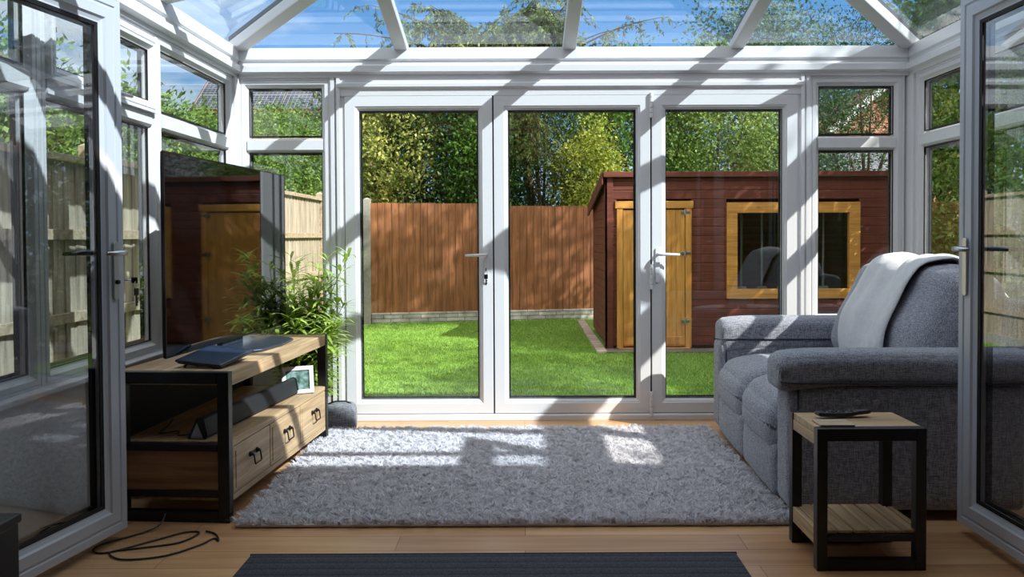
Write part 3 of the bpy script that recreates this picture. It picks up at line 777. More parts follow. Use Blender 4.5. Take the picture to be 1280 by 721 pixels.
for lay in (0, 1):
    for i in range(nu + 1):
        u = i / nu; a = math.radians(214 - 196 * u); d = Vector((math.cos(a), 0, math.sin(a)))
        for j in range(nv + 1):
            v = j / nv; ylo = .50 + .02 * u - .16 * max(0, u - .35); yhi = 1.08 - .01 * u + .012 * math.sin(u * 9)
            y = ylo + (yhi - ylo) * v
            f = .007 * (1 + math.sin(v * 13 + u * 3.5)) * (1 - .4 * u) + .004 * (1 + math.sin(v * 27 + u * 6)) + .003 * (1 + math.sin(u * 22 + v * 5))
            e_ = max(abs(2 * v - 1) ** 10, abs(2 * u - 1) ** 40)
            rr = g[i, j] + .010 + f + (.022 * (1 - e_) + .004 if lay else 0)
            vs.append((C0.x + d.x * rr, y, C0.z + d.z * rr))
W_ = nv + 1; K = (nu + 1) * W_; fs = []
for lay in (0, 1):
    for i in range(nu):
        for j in range(nv):
            a = lay * K + i * W_ + j; fs.append((a, a + 1, a + W_ + 1, a + W_))
for i in range(nu):
    for j in (0, nv): a = i * W_ + j; fs.append((a, a + W_, a + W_ + K, a + K))
for j in range(nv):
    for i in (0, nu): a = i * W_ + j; fs.append((a, a + 1, a + 1 + K, a + K))
thr = MB().add(vs, fs)
to = thr.build('throw_blanket', M('fluffy_throw', (226, 227, 233), .95, var=.05, scale=30, bump=.8, bscale=220, sheen=.5, spec=.1), smooth=True, label='soft pale grey fleece throw draped over the back of the sofa', cat='blanket')
to.location = so.location; to.rotation_euler = so.rotation_euler

# ------------------------------------------------------------------ side tables
def side_table(loc, label):
    r = empty('side_table', loc, 0, label, 'side table')
    w, d, h, q = .39, .30, .51, .038
    for y0 in (0, d - q):
        mb = MB(); mb.box(0, q, y0, y0 + q, 0, h).box(w - q, w, y0, y0 + q, 0, h).box(q, w - q, y0, y0 + q, h - .045, h).box(q, w - q, y0, y0 + q, 0, .038).box(q, w - q, y0, y0 + q, .105, .13)
        mb.build('end_frame', BLACKST, r, .0025)
    box('tabletop', .004, w - .004, q + .001, d - q - .001, h - .025, h, OAKX, r, .002)
    MB().box(.002, .022, q + .001, d - q - .001, h - .065, h - .026).build('apron', OAKY, r, .002)
    MB().box(w - .022, w - .002, q + .001, d - q - .001, h - .065, h - .026).build('apron', OAKY, r, .002)
    sh = MB()
    for k in range(6): x = .026 + k * .057; sh.box(x, x + .051, .012, d - .012, .131, .143)
    sh.build('slatted_shelf', OAKY, r, .0015)
    MB().box(.002, .022, q + .001, d - q - .001, .085, .143).build('shelf_side', OAKY, r, .002)
    MB().box(w - .022, w - .002, q + .001, d - q - .001, .085, .143).build('shelf_side', OAKY, r, .002)
    return r
side_table((1.04, 2.80, 0), 'small black framed side table with a slatted wooden shelf beside the sofa arm')
cu = empty('black_unit', (-1.475, 1.83, 0), 0, 'black boxy low cabinet cropped at the picture edge before the open glass door', 'cabinet')
MB().box(-.20, .20, -.15, .15, .03, .485).build('carcass', BLACKST, cu, .004)
MB().box(-.205, .205, -.155, .155, .486, .508).build('top_board', BLACKPL, cu, .003)
MB().box(-.19, .19, -.14, .14, 0, .029).build('plinth', BLACKPL, cu)
MB().box(-.19, .19, -.158, -.151, .05, .47).build('door', BLACKST, cu, .003)
# remote + coaster
rm = empty('remote_control', (1.20, 2.975, .511), math.radians(8), 'black remote control lying on the side table', 'remote control')
def rmf(p, u, v, w):
    q = p.copy(); q.z += .006 * u * u + .004 * (u > .3); q.y *= 1 - .15 * (1 - u * u) ; return q
MB().rbox(0, 0, .0125, .21, .042, .017, .007, 12, rmf).build('casing', BLACKPL, rm, smooth=True)
for i in range(6):
    for j in range(3): MB().lathe([(0, 0), (.004, 0), (.004, .003), (0, .0035)], (-.07 + i * .026, -.011 + j * .011, .021 + .006 * ((-.07 + i * .026) / .105) ** 2), 10).build('button', SLATE if (i + j) % 3 else CHROME, rm)
cs = MB().rbox(0, 0, .006, .125, .09, .008, .003, 6).build('coaster', wood('light_wood', (176, 150, 124), (204, 182, 154), 0), label='square pale wooden coaster on the side table before the remote control', cat='coaster')
cs.location = (1.125, 2.875, .508)

# ------------------------------------------------------------------ garden
GZ = -.20
t = NT('turf'); p = t.new('BsdfPrincipled'); p.inputs['Roughness'].default_value = .9; p.inputs['Specular IOR Level'].default_value = .15
n = t.new('TexNoise'); n.inputs['Scale'].default_value = 1.3; n.inputs['Detail'].default_value = 8; t.link(t.coords(), n.inputs['Vector'])
n2 = t.new('TexNoise'); n2.inputs['Scale'].default_value = 90; n2.inputs['Detail'].default_value = 3; t.link(t.coords(), n2.inputs['Vector'])
c = t.mix(1., t.ramp(n.outputs['Fac'], [(.35, lin((116, 154, 70))), (.65, lin((146, 182, 94)))]), t.ramp(n2.outputs['Fac'], [(.3, (.6, .6, .6)), (.7, (1.15, 1.15, 1.1))]), 'MULTIPLY')
t.link(c, p.inputs['Base Color']); bp = t.new('Bump'); bp.inputs['Distance'].default_value = .02; bp.inputs['Strength'].default_value = .5; t.link(n2.outputs['Fac'], bp.inputs['Height']); t.link(bp.outputs[0], p.inputs['Normal'])
t.link(p.outputs[0], t.out.inputs[0]); TURF = t.m
SOILM = M('garden_soil', (70, 62, 48), .95, var=.3, bump=.5)
box('ground_soil', -60, 60, -20, 90, -.7, GZ - .03, SOILM, bevel=0, kind='structure')
box('lawn', -2.60, 4.1, YB + .14, 13.6, GZ - .06, GZ, TURF, bevel=0, kind='structure')
GRM = M('grass_blade', (136, 174, 80), .7, island=.3, translucent=.3, spec=.2)
rng = np.random.default_rng(5); N_ = 120000
gy_ = 6.2 + (13.3 - 6.2) * rng.uniform(0, 1, N_) ** 1.5; gx_ = np.clip(rng.uniform(-2.45, 2.9, N_), -2.45, 4)
k_ = ~((gx_ > .95) & (gy_ > 9.5)); P = np.stack([gx_, gy_, np.full(N_, GZ - .002)], 1)[k_]
ln = rng.normal(size=(len(P), 3)) * .45; ln[:, 2] = 0
blades('grass', P, rng.uniform(.018, .034, len(P)), .006, ln, GRM, rng, None, .2, kind='stuff', label='short bright green turf of the lawn behind the doors', cat='grass')

# fences
FENW = wood('weathered_board', (150, 138, 124), (202, 188, 170), 2, .8, 1, .12)
FENR = wood('orange_brown_board', (122, 76, 48), (164, 108, 70), 2, .75, 1, .14)
CONC = M('concrete', (160, 158, 152), .9, var=.12, scale=20, bump=.3)
STONE = brick('stone_face', (206, 203, 198), (170, 168, 166), (118, 116, 114), .30, .062, .005, (0, 2), .9, 1., .35, .37)
def fence_panel(name, a, b, zt, mat, label, cat, group, gravel, rails=(), facing=1, gz=.16, cap=False, rm_=None):
    a = Vector((*a, 0)); b = Vector((*b, 0)); L = (b - a).length; d = (b - a) / L
    r = empty(name, a, math.atan2(d.y, d.x), label, cat, group)
    mb = MB(); nb = max(2, round(L / .118)); w = L / nb
    for i in range(nb):
        x = i * w; z1 = zt - (.03 if cap else 0) + rnd.uniform(-.004, .004)
        m = Matrix.Translation((x + w / 2, 0, 0)) @ Matrix.Rotation(math.radians(5), 4, 'Z')
        mb.box(-w / 2 - .008, w / 2 + .008, -.007, .007, GZ + gz, z1, m)
    mb.build('boards', mat, r)
    for z in rails:
        MB().box(0, L, -facing * .010 - (.035 if facing > 0 else 0), -facing * .010 + (0 if facing > 0 else .035), z - .03, z + .03).build('rail', rm_ or mat, r, .003)
    if cap: MB().box(0, L, -.045, .045, zt - .03, zt + .012).build('cap_rail', rm_ or mat, r, .003)
    MB().box(0, L, -.03, .03, GZ - .05, GZ + gz).build('gravel_board', gravel, r, .004)
    return r
def fence_post(x, y, zt, label, group, mat=CONC, w=.1):
    mb = MB().box(-w / 2, w / 2, -w / 2, w / 2, GZ - .05, zt)
    mb.add([(-w / 2, -w / 2, zt), (w / 2, -w / 2, zt), (w / 2, w / 2, zt), (-w / 2, w / 2, zt), (0, 0, zt + .03)], [(0, 1, 4), (1, 2, 4), (2, 3, 4), (3, 0, 4)])
    o = mb.build('fence_post', mat, None, .004, label=label, cat='fence post', group=group); o.location = (x, y, 0); return o
RAILM = wood('rail_timber', (150, 132, 112), (196, 178, 154), 1, .8)
FX = -2.66
GF = 'weathered fence panels along the side of the garden'; GP = 'posts of the weathered side fence'
yy = [1.2, 3.03, 4.86, 6.69, 8.52, 10.35, 12.18]
nm = ['beside the house wall', 'outside the near side window', 'outside the middle side window', 'outside the window beside the television', 'seen past the bamboo plant', 'running on toward the back corner']
for i in range(6):
    fence_panel('board_fence', (FX, yy[i] + .05), (FX, yy[i + 1] - .05), 1.70 - .03 * (i % 2), FENW, 'pale weathered board fence panel ' + nm[i], 'fence panel', GF, CONC, (1.22, .74, .22), 1, .12, True, RAILM)
for i in range(7):
    fence_post(FX, yy[i], 1.76, 'weathered square timber post of the side fence, ' + ['first from the house', 'second from the house', 'third from the house', 'fourth from the house', 'behind the bamboo plant', 'sixth from the house', 'last before the back fence'][i], GP, RAILM, .09)
bx = [(-2.52, 12.75), (-.60, 13.08), (1.55, 13.45), (3.1, 13.7), (4.6, 13.95)]
bt = [1.742, 1.70, 1.68, 1.68]
for i in range(4):
    (xa, ya_), (xb, yb_) = bx[i], bx[i + 1]; o_ = .06
    fence_panel('board_fence', (xa + o_, ya_), (xb - o_, yb_), bt[i], FENR, 'orange-brown closeboard back fence panel ' + ['next to the weathered side fence', 'in the middle of the lawn edge', 'just behind the red shed corner', 'hidden far behind the red shed'][i], 'fence panel', 'orange-brown back fence panels', STONE, (), 1, .17)
for i in range(5):
    fence_post(bx[i][0], bx[i][1], [1.80, 1.70, 1.68, 1.68, 1.68][i], 'concrete post of the back fence, ' + ['at the garden corner', 'between the two open lawn panels', 'by the shed corner', 'behind the shed', 'at the end behind the shed'][i], 'back fence posts', CONC, .11)

# shed
SHR = wood('red_brown_stain', (92, 42, 32), (118, 58, 44), 0, .6, 1, .06)
SHRY = wood('red_brown_stain_y', (86, 40, 32), (110, 54, 42), 1, .6, 1, .06)
PINE = wood('golden_pine', (196, 134, 62), (226, 166, 88), 2, .5)
PINEH = wood('golden_pine_h', (196, 134, 62), (226, 166, 88), 0, .5)
SX0, SX1, SY0, SY1 = 1.02, 4.75, 9.70, 11.7
sh_ = empty('garden_shed', (SX0, SY0, GZ), 0, 'red-brown timber garden shed with golden pine door and window', 'shed')
SHh = 2.12
def boards(parent, name, x0, x1, holes, mat, y, sy):
    mb = MB(); bh = .112; k = 0; z = .05
    while z < SHh - .03:
        z1 = min(z + bh, SHh - .01); segs = [(x0, x1)]
        for hx0, hx1, hz0, hz1 in holes:
            if z1 > hz0 + .01 and z < hz1 - .01:
                ns = []
                for a, b in segs:
                    if hx0 > a: ns.append((a, min(b, hx0)))
                    if hx1 < b: ns.append((max(a, hx1), b))
                segs = ns
        for a, b in segs: mb.box(a, b, y, y + sy, z, z1 - .001)
        z = z1
    return mb.build(name, mat, parent, .008)
dx0, dx1, dz1 = .115, 1.03, 1.80
wx0, wx1, wz0, wz1 = 1.46, 3.09, .62, 1.80
boards(sh_, 'front_wall', .0, SX1 - SX0, [(dx0, dx1, 0, dz1), (wx0, wx1, wz0, wz1)], SHR, 0, .045)
mbs = MB(); z = .05
while z < 1.98:
    z1 = z + .112; mbs.box(0, .045, .046, SY1 - SY0, z, z1 - .001); z = z1
mbs.build('side_wall', SHRY, sh_, .008)
mbs = MB(); z = .05
while z < 1.98:
    z1 = z + .112; mbs.box(SX1 - SX0 - .045, SX1 - SX0, .046, SY1 - SY0, z, z1 - .001); z = z1
mbs.build('side_wall', SHRY, sh_, .008)
MB().box(0.05, SX1 - SX0 - .05, SY1 - SY0 - .05, SY1 - SY0, .05, 1.95).build('back_wall', SHR, sh_)
MB().box(0.05, SX1 - SX0 - .05, .05, SY1 - SY0 - .05, .02, .06).build('shed_floor', SHR, sh_)
MB().box(-.03, .07, -.03, .0, .0, SHh).box(-.03, 0, -.03, .07, 0, SHh).build('corner_trim', SHR, sh_, .004)
rf = MB().prism([(-.06, SHh + .0), (2.05, SHh - .33), (2.05, SHh - .28), (-.06, SHh + .05)], lambda u, v, q: Vector((q, u, v)), -.06, SX1 - SX0 + .06).build('roof', M('roof_felt', (58, 54, 58), .9, bump=.4), sh_)
MB().box(-.05, SX1 - SX0 + .05, -.075, -.055, SHh - .01, SHh + .055).build('fascia', SHR, rf, .004)
MB().prism([(-.06, SHh - .10), (2.05, SHh - .43), (2.05, SHh - .28), (-.06, SHh + .05)], lambda u, v, q: Vector((q, u, v)), -.075, -.055).build('fascia', SHRY, rf, .004)
# door
MB().box(dx0 - .02, dx1 + .02, -.03, .0, dz1 - .07, dz1 + .02).build('door_header', PINEH, sh_, .004)
MB().box(dx0, dx0 + .075, -.022, .05, .02, dz1 - .07).build('door_jamb', PINE, sh_, .004); MB().box(dx1 - .075, dx1, -.022, .05, .02, dz1 - .07).build('door_jamb', PINE, sh_, .004)
sd = MB()
nb_ = 7; w_b = (dx1 - dx0 - .16) / nb_
for k in range(nb_): sd.box(dx0 + .08 + k * w_b, dx0 + .08 + (k + 1) * w_b - .002, -.005, .03, .04, dz1 - .085)
sd = sd.build('shed_door', PINE, sh_, .003)
MB().box(dx0 + .08, dx1 - .08, -.018, -.005, .06, .16).box(dx0 + .08, dx0 + .2, -.018, -.005, .16, dz1 - .1).build('door_batten', PINE, sd, .003)
for z in (dz1 - .12, dz1 - .62, .35):
    MB().box(dx1 - .13, dx1 - .02, -.026, -.018, z - .018, z + .018).lathe([(0, -.04), (.01, -.04), (.01, .04), (0, .04)], (dx1 - .08, -.026, z), 10).build('hinge', CHROME, sd, .002)
# window
wf = MB().box(wx0, wx1, -.03, .05, wz1 - .13, wz1).box(wx0, wx1, -.03, .05, wz0, wz0 + .12).box(wx0, wx0 + .13, -.03, .05, wz0 + .12, wz1 - .13).box(wx1 - .13, wx1, -.03, .05, wz0 + .12, wz1 - .13).build('shed_window', PINEH, sh_, .004)
MB().box(wx0 + .12, wx1 - .12, .008, .02, wz0 + .11, wz1 - .12).build('window_pane', WGLASS, wf)
MB().box(dx0 + .02, dx1 - .02, -.05, .03, .0, .025).build('door_sill', PINEH, sh_, .003)
# things hung inside the shed window
for i in range(5):
    x = SX0 + wx0 + .28 + i * .26
    o = MB().tube([(0, 0, 1.0), (0, .01, .0)], .014, 8).rbox(0, 0, -.10, .13, .025, .2, .012, 5).build('garden_tool', M('tool_grey', (120, 124, 132), .5), label='long handled garden tool hanging inside the shed window, ' + ['nearest its pine door', 'second from the pine door', 'in the middle', 'fourth from the pine door', 'farthest from the pine door'][i], cat='garden tool', group='tools hanging in the shed')
    o.location = (x, SY0 + .35, .55)
# brick edging and slab in front of shed
EDG = brick('edging_brick', (196, 182, 172), (170, 150, 140), (120, 114, 108), .2, .2, .012, (1, 0))
ed = MB().box(.86, .98, 9.35, 12.9, GZ - .03, GZ + .035).build('brick_edging', EDG, None, .005, label='strip of pale brick edging on the lawn along the side of the red shed', cat='edging')
MB().box(.985, 4.1, 9.38, 9.66, GZ - .05, GZ + .02).build('stone_path', M('dark_slab', (112, 106, 100), .9, var=.2, bump=.3), None, .005, label='narrow dark stone strip on the ground at the foot of the red shed', cat='path')

# ------------------------------------------------------------------ planting
def LM(name, a, b, tr=.35, isl=.35): return M(name, a, .5, rgb2=b, scale=3.2, island=isl, translucent=tr, spec=.35)
G_DARK = LM('leaf_dark', (34, 66, 28), (60, 96, 40)); G_MID = LM('leaf_mid', (70, 112, 42), (110, 150, 60)); G_LIGHT = LM('leaf_light', (96, 132, 60), (154, 176, 96))
G_YEL = LM('leaf_variegated', (74, 108, 44), (204, 204, 116), .3); G_LAUREL = LM('leaf_laurel', (58, 96, 40), (126, 156, 72), .3); G_WILLOW = LM('leaf_willow', (64, 84, 40), (132, 148, 82), .3)
G_BLUE = LM('leaf_bluegreen', (62, 92, 66), (104, 134, 92))
BARK = M('bark', (84, 66, 50), .9, var=.3, scale=8, bump=.8, bscale=20)
def shrub(name, cat, label, cen, rad, ncl, per, spread, L, W, mat, seed, trunk=True, droop=0., shell=.45, cl=None, group=None, floor_z=GZ - .03):
    r = empty(name, (cen[0], cen[1], floor_z), 0, label, cat, group)
    rng = np.random.default_rng(seed)
    if cl is None: cl = clumps_in((0, 0, cen[2] - floor_z), rad, ncl, rng, shell)
    cl = cl[cl[:, 2] > .02]
    if rad is not None and ncl > 100:
        cl = cl[::3]; per *= 3; spread *= 1.45
    foliage('foliage', cl, per, spread, L, W, mat, seed + 1, r, droop)
    if trunk:
        mb = MB(); h = cen[2] - floor_z
        mb.tube([(0, 0, 0), (.03, .02, h * .5), (0, .05, h * .9)], [.09, .07, .03], 8)
        for k in range(10):
            tgt = Vector(cl[int(rng.integers(len(cl)))]); s0 = Vector((.02, .02, h * rng.uniform(.25, .8)))
            mb.tube([s0, s0.lerp(tgt, .5) + Vector((0, 0, .1)), tgt], [.035, .02, .008], 6)
        mb.build('trunk', BARK, r, smooth=True)
    return r
# side laurel hedge along the weathered fence (individual bushes)
GH = 'laurel bushes behind the weathered side fence'
hb = ['nearest the house', 'second from the house', 'outside the middle window', 'outside the window above the television', 'fifth from the house', 'sixth from the house', 'at the far garden corner']
for i in range(7):
    y = 3.2 + i * 1.55; zt = [2.5, 2.5, 2.45, 2.35, 2.6, 2.95, 3.1][i]
    rng = np.random.default_rng(40 + i); n_ = 420
    cl = np.stack([rng.uniform(-.55, .45, n_), rng.uniform(-.85, .85, n_), rng.uniform(.8, zt + .2, n_) ], 1)
    cl[:, 2] -= .12 * np.abs(cl[:, 1]) * (cl[:, 2] > 2)
    shrub('laurel_bush', 'bush', 'bright green laurel bush behind the side fence, ' + hb[i], (-3.45, y, zt / 2), None, 0, 60, .10, .062, .026, G_LAUREL, 60 + i, True, .1, cl=cl, group=GH)
# back row
shrub('variegated_shrub', 'shrub', 'yellow-leaved variegated shrub behind the back fence beside the garden corner', (-2.55, 14.3, 2.6), (.95, .8, 1.5), 330, 34, .11, .085, .05, G_YEL, 101)
shrub('ivy_bush', 'bush', 'dense dark green climber bush behind the first orange fence panel', (-1.35, 14.6, 2.6), (1.15, .8, 1.9), 420, 34, .11, .09, .05, G_DARK, 103)
shrub('green_bush', 'bush', 'mid green bush between the dark climber and the hanging willow', (-.75, 14.1, 2.3), (.6, .5, 1.2), 160, 34, .10, .08, .045, G_MID, 105)
shrub('conifer', 'tree', 'dark green conifer under the hanging willow leaves', (.35, 14.6, 2.2), (.7, .6, 2.2), 330, 40, .09, .07, .018, G_DARK, 107)
shrub('golden_shrub', 'shrub', 'yellow-green shrub over the back fence next to the red shed', (1.15, 14.5, 2.1), (.62, .6, 1.25), 260, 34, .09, .075, .04, LM('leaf_golden', (128, 150, 52), (196, 198, 92)), 109)
shrub('elder_bush', 'bush', 'deep green bush rising behind the corner of the red shed', (2.2, 15.6, 2.7), (1.2, 1.0, 2.2), 420, 34, .12, .09, .05, G_MID, 111)
shrub('maple_tree', 'tree', 'light green bushy tree straight behind the red shed roof', (3.8, 15.6, 2.9), (1.25, 1.1, 1.9), 560, 36, .12, .08, .05, G_LIGHT, 113)
shrub('yew_tree', 'tree', 'dark yew tree beside the far end of the red shed', (5.65, 13.1, 2.4), (1.35, .9, 2.4), 760, 34, .12, .07, .022, G_DARK, 121)
shrub('ash_tree', 'tree', 'tall darker tree standing further back behind the light green tree', (6.0, 20.0, 4.2), (2.3, 1.6, 3.4), 700, 32, .2, .12, .06, G_BLUE, 115)
shrub('holly_tree', 'tree', 'dark tree backdrop between the climber bush and the red shed', (0.9, 18.5, 3.0), (2.6, 1.2, 2.6), 600, 34, .18, .12, .06, G_DARK, 117)
shrub('beech_tree', 'tree', 'large dark tree filling the gap behind the variegated shrub', (-3.0, 18.5, 2.6), (2.6, 1.2, 2.5), 600, 34, .18, .12, .06, G_DARK, 119)

# weeping willow with fine hanging sprays
def willow(name, label, base, crown, rad, nbr, seed, mat, hang=(1.0, 2.2), lsp=.055, L=.085, W=.016, cat='tree'):
    r = empty(name, base, 0, label, cat); rng = np.random.default_rng(seed); br = MB(); P = []; D = []
    c = Vector(crown)
    br.tube([(0, 0, 0), (.1, .1, c.z * .5), (c.x * .6, c.y * .6, c.z * .9)], [.16, .12, .06], 10)
    for k in range(nbr):
        a = rng.uniform(0, 2 * PI); rr = rng.uniform(.2, 1); top = Vector((c.x + rad[0] * rr * math.cos(a), c.y + rad[1] * rr * math.sin(a), c.z + rad[2] * (1 - rr * rr) * rng.uniform(.4, 1)))
        if k % 4 == 0: br.tube([(c.x * .5, c.y * .5, c.z * .75), (top + c) / 2 + Vector((0, 0, .3)), top], [.04, .02, .008], 5)
        h = rng.uniform(*hang); dx = rng.uniform(-.25, .25); pts = []
        for i in range(7):
            u = i / 6; pts.append(top + Vector((dx * u + .25 * math.cos(a) * u, .25 * math.sin(a) * u, .12 * math.sin(u * 2) - h * u * u)))
        br.tube(pts, [.007, .006, .005, .004, .003, .002, .002], 4)
        for i in range(int(h / lsp * 2.2)):
            u = rng.uniform(0, 1); q = pts[min(5, int(u * 6))].lerp(pts[min(6, int(u * 6) + 1)], (u * 6) % 1)
            P.append(q + Vector(rng.normal(size=3) * .04)); D.append((rng.normal() * .5, rng.normal() * .5, -1))
    leaves('foliage', np.array([tuple(p) for p in P]), np.array(D), L, W, mat, rng, r)
    br.build('branches', BARK, r, smooth=True); return r
def spray_tree(name, label, base, fork, limbs, seed, mat, L=.10, W=.03, cat='tree'):
    r = empty(name, base, 0, label, cat); rng = np.random.default_rng(seed); br = MB(); P = []; D = []
    b0 = Vector(base); fk = Vector(fork) - b0
    br.tube([(0, 0, 0), fk * .5 + Vector((.06, 0, 0)), fk], [.11, .09, .06], 10)
    for (ex, ey, ez, dens, hang) in limbs:
        e = Vector((ex, ey, ez)) - b0; mid = fk.lerp(e, .5) + Vector((0, 0, .35 * (e - fk).length * .5)); pts = []
        for i in range(11):
            u = i / 10; pts.append(fk * (1 - u) ** 2 + mid * 2 * u * (1 - u) + e * u * u)
        br.tube(pts, [.028 * (1 - u / 11) + .004 for u in range(11)], 6)
        for k in range(int(dens * (e - fk).length)):
            u = rng.uniform(.25, 1) ** .7; i = min(9, int(u * 10)); p0 = pts[i].lerp(pts[i + 1], u * 10 - i)
            h = rng.uniform(*hang); dv = Vector((rng.normal() * .8, rng.normal() * .8, rng.uniform(-.6, .35))).normalized()
            q = [p0 + dv * h * v + Vector((0, 0, -.55 * h * v * v)) for v in (0, .25, .5, .75, 1)]
            br.tube(q, [.004, .0035, .003, .0025, .002], 4)
            for m in range(int(h / .018)):
                v = rng.uniform(.1, 1); j = min(3, int(v * 4)); pp = q[j].lerp(q[j + 1], v * 4 - j)
                P.append(pp + Vector(rng.normal(size=3) * .015)); D.append(tuple(Vector(rng.normal(size=3)) * .7 + dv * .6 + Vector((0, 0, -.9))))
    leaves('foliage', np.array([tuple(p) for p in P]), np.array(D), L, W, mat, rng, r)
    br.build('branches', BARK, r, smooth=True); return r
lr = random.Random(9)
lm = [(-2.6, 13.6, 5.15, 7, (.25, .6)), (-3.3, 13.9, 4.75, 5, (.2, .5)), (-2.0, 13.4, 4.9, 12, (.3, .8)), (-1.6, 13.8, 5.2, 14, (.3, .8)),
      (1.5, 13.8, 4.75, 4, (.2, .5)), (2.4, 13.7, 4.95, 5, (.2, .5)), (1.0, 13.4, 5.4, 8, (.2, .6))]
for _ in range(15): lm.append((lr.uniform(-1.9, .8), lr.uniform(13.5, 15.2), lr.uniform(4.3, 5.6), 22, (.3, .8)))
for _ in range(6): lm.append((lr.uniform(-.3, .7), lr.uniform(13.7, 14.1), lr.uniform(2.5, 3.4), 12, (.3, .6)))
spray_tree('willow_tree', 'tall willow behind the back fence, its thin sprays hanging above the roof glass', (.3, 15.9, GZ - .03), (-.1, 15.2, 3.9), lm, 201, G_WILLOW)

# tall boundary hedge on the far side of the sofa wall, as individual conifers
GR = 'tall hedge conifers beyond the sofa side of the conservatory'
hr = ['nearest the house', 'second from the house', 'third from the house', 'outside the sofa windows', 'fifth from the house', 'beside the shed front', 'beside the shed', 'eighth from the house', 'ninth from the house', 'at the far end']
hzs = [4.4, 4.2, 3.2, 3.1, 3.3, 4.0, 5.1, 5.1, 4.7]
for i in range(9):
    y = -.3 + i * 1.25; zt = hzs[i]; rng = np.random.default_rng(300 + i); n_ = 420
    cl = np.stack([rng.uniform(-.35, .4, n_), rng.uniform(-.7, .7, n_), rng.uniform(.15, zt + .15, n_)], 1)
    shrub('hedge_conifer', 'hedge', 'tall green hedge conifer beyond the sofa windows, ' + hr[i], (5.1, y, zt / 2), None, 0, 30, .10, .10, .045, G_LAUREL if i % 2 else G_MID, 330 + i, True, cl=cl, group=GR)
# shade tree over the garden side (casts the dapple on lawn and fence)
shrub('shade_tree', 'tree', 'broad tree standing beyond the hedge and shading the lawn', (6.7, 3.9, 6.5), (1.5, 2.0, 1.2), 26, 110, .26, .13, .07, G_MID, 401, True, shell=.1)
shrub('shade_tree', 'tree', 'broad tree beyond the hedge, standing nearer the shed', (6.4, 8.3, 8.3), (2.4, 1.9, 1.9), 62, 140, .24, .13, .07, G_MID, 403, True, shell=.1)

# ------------------------------------------------------------------ distant houses
def house(name, x0, x1, y0, y1, ze, zr, wallm, roofm, label, axis='x', windows=()):
    r = empty(name, ((x0 + x1) / 2, y0, GZ), 0, label, 'house'); ox, oy, oz = (x0 + x1) / 2, y0, GZ
    MB().box(x0 - ox, x1 - ox, 0, y1 - y0, 0, ze - oz).build('wall', wallm, r)
    if axis == 'x':
        prof = [(-.3, ze - oz - .1), ((y1 - y0) / 2, zr - oz), (y1 - y0 + .3, ze - oz - .1)]
        MB().prism(prof, lambda u, v, q: Vector((q, u, v)), x0 - ox - .25, x1 - ox + .25).build('roof', roofm, r)
    else:
        W = x1 - x0
        MB().prism([(-W / 2, ze - oz), (0, zr - oz - .1), (W / 2, ze - oz)], lambda u, v, q: Vector((u, q, v)), 0, y1 - y0).build('gable', wallm, r)
        for s in (-1, 1):
            sg = MB().prism([(0, zr - oz), (s * (W / 2 + .3), ze - oz - .15), (s * (W / 2 + .3), ze - oz - .03), (0, zr - oz + .12)], lambda u, v, q: Vector((u, q, v)), -.25, y1 - y0 + .25).build('roof', roofm, r)
            MB().prism([(0, zr - oz - .16), (s * (W / 2 + .3), ze - oz - .31), (s * (W / 2 + .3), ze - oz - .03), (0, zr - oz + .12)], lambda u, v, q: Vector((u, q, v)), -.30, -.25).build('barge_board', UPVC, sg)
    for wx, wz, ww, wh in windows:
        f = MB().box(wx - ox - ww / 2, wx - ox + ww / 2, -.05, .03, wz - oz, wz - oz + wh).build('window_frame', UPVC, r, .01)
        MB().box(wx - ox - ww / 2 + .07, wx - ox + ww / 2 - .07, -.06, -.045, wz - oz + .07, wz - oz + wh - .07).build('window_pane', GLOSSBLK, f)
    return r
GREYT = brick('grey_tile', (96, 100, 110), (116, 120, 130), (66, 68, 76), .3, .15, .012, (0, 2))
h1 = house('solar_house', -12.3, -5.8, 30, 37, 5.95, 9.0, BRK, TILE, 'far house with dark solar panels across its roof beyond the laurel bushes', 'x', [(-10, 3.2, 1.2, 1.2), (-7, 3.2, 1.2, 1.2)])
SOLAR = brick('solar_cells', (24, 30, 52), (30, 38, 62), (150, 158, 178),   .158, .158, .006, (0, 1), .45, 0., .05, 0)
# panels lie on the roof slope: local frame x along ridge, y up the slope
slo = math.atan2(3.15, 3.8)
for j in range(3):
    for i in range(4):
        
        m = MB().box(0, 1.58, 0, .98, 0, .035).build('rooftop_solar', SOLAR, None, label='dark gridded solar panel on the far roof, ' + ['lower', 'middle', 'upper'][j] + ' row, ' + ['at the gable edge', 'second from the gable edge', 'third from the gable edge', 'farthest from the gable edge'][i], cat='solar panel', group='solar panels on the far roof')
        MB().box(-.02, 1.60, -.02, 0, -.01, .04).box(-.02, 1.60, .98, 1.0, -.01, .04).box(-.02, 0, 0, .98, -.01, .04).box(1.58, 1.60, 0, .98, -.01, .04).build('panel_frame', CHROME, m)
        s = .12 + j * 1.04
        m.location = (-12.4 + i * 1.66, 29.7 + s * math.cos(slo), 5.86 + s * math.sin(slo) + .07); m.rotation_euler = (slo, 0, 0)
house('brick_house', 8.0, 14.0, 24, 33, 3.2, 5.8, BRK, TILE, 'brick gabled house with white barge boards beyond the hedge and shed', 'y', [(11, 1.2, 1.4, 1.2)])
house('grey_roof_house', 7.4, 10.6, 21.2, 23.5, 2.7, 3.7, BRK, GREYT, 'low building with a grey slate roof just behind the shed', 'x')
house('red_roof_house', -20.5, -13.2, 17.5, 25, 4.6, 7.2, BRK, TILE, 'far brick house with red tiled roof past the side fence', 'y', [(-15, 2.6, 1.2, 1.1)])

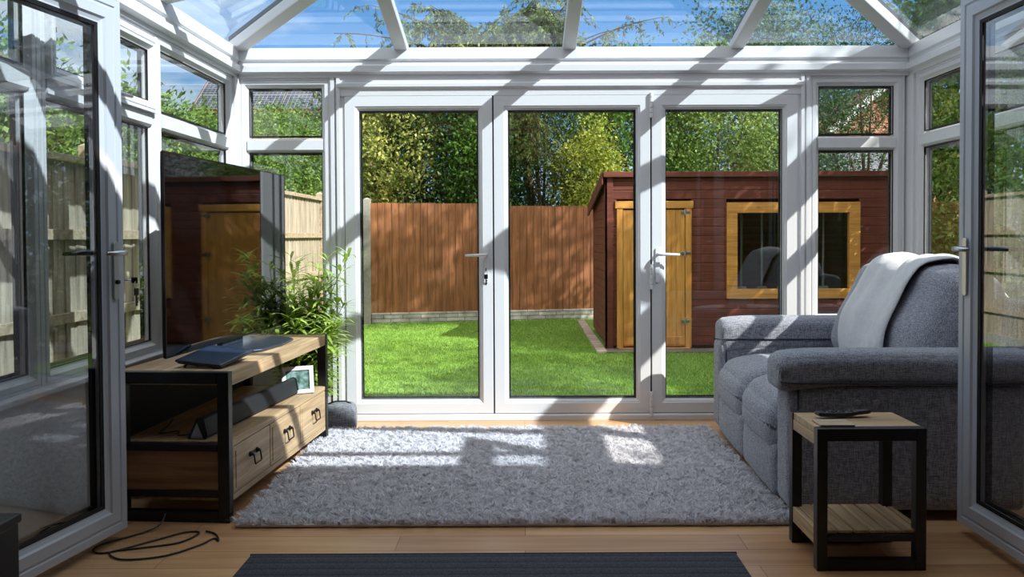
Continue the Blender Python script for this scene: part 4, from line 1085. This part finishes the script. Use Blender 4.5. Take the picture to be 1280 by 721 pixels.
# ------------------------------------------------------------------ light
w = bpy.data.worlds.new('sky'); SC.world = w; w.use_nodes = True; nt = w.node_tree; nt.nodes.clear()
def WN(t_, **k):
    x = nt.nodes.new('ShaderNode' + t_)
    for a, v in k.items(): setattr(x, a, v)
    return x
tc = WN('TexCoord'); sp = WN('SeparateXYZ'); nt.links.new(tc.outputs['Generated'], sp.inputs[0])
gr = WN('ValToRGB'); nt.links.new(sp.outputs[2], gr.inputs[0])
e = gr.color_ramp.elements; e[0].position = 0; e[0].color = (.34, .52, .74, 1); e[1].position = .5; e[1].color = (.09, .24, .54, 1)
m1 = gr.color_ramp.elements.new(.18); m1.color = (.15, .36, .66, 1)
mp = WN('Mapping'); mp.inputs['Scale'].default_value = (1.2, 1.2, 4.0); mp.inputs['Location'].default_value = (.4, .2, .1); nt.links.new(tc.outputs['Generated'], mp.inputs[0])
no = WN('TexNoise'); no.inputs['Scale'].default_value = 2.6; no.inputs['Detail'].default_value = 7; no.inputs['Roughness'].default_value = .55; nt.links.new(mp.outputs[0], no.inputs[0])
cr = WN('ValToRGB'); nt.links.new(no.outputs['Fac'], cr.inputs[0]); cr.color_ramp.elements[0].position = .50; cr.color_ramp.elements[1].position = .68
mx = WN('Mix', data_type='RGBA'); mxb = WN('Mix', data_type='RGBA')

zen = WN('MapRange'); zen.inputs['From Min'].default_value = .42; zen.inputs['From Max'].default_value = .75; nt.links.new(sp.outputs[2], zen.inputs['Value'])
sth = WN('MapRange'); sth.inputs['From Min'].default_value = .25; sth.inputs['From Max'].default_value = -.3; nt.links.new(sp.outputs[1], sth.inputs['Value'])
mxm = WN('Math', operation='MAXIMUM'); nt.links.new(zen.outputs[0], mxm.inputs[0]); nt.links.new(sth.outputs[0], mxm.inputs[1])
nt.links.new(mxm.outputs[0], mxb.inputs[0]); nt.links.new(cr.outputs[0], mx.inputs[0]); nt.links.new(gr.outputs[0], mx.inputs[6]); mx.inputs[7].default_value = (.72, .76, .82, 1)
nt.links.new(mx.outputs[2], mxb.inputs[6]); mxb.inputs[7].default_value = (1.30, 1.23, 1.18, 1)  # white fill light added to the unseen sky overhead and behind the camera
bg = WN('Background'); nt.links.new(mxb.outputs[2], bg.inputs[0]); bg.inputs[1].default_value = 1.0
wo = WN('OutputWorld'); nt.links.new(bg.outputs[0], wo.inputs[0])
sun = bpy.data.lights.new('sun', 'SUN'); sun.energy = 6.8; sun.angle = math.radians(.6); sun.color = (1, .95, .87)
so_ = bpy.data.objects.new('sun', sun); COL.objects.link(so_); so_.rotation_euler = Vector((-1.5, 1, -1.5)).to_track_quat('-Z', 'Y').to_euler(); so_.location = (8, -4, 9)

SC.view_settings.view_transform = 'Standard'; SC.view_settings.look = 'None'; SC.view_settings.exposure = 0.42; SC.view_settings.gamma = 1
SC.view_settings.use_curve_mapping = False
cy = SC.cycles; cy.max_bounces = 8; cy.diffuse_bounces = 4; cy.glossy_bounces = 4; cy.transmission_bounces = 8; cy.transparent_max_bounces = 32
cy.caustics_reflective = False; cy.caustics_refractive = False; cy.sample_clamp_indirect = 6
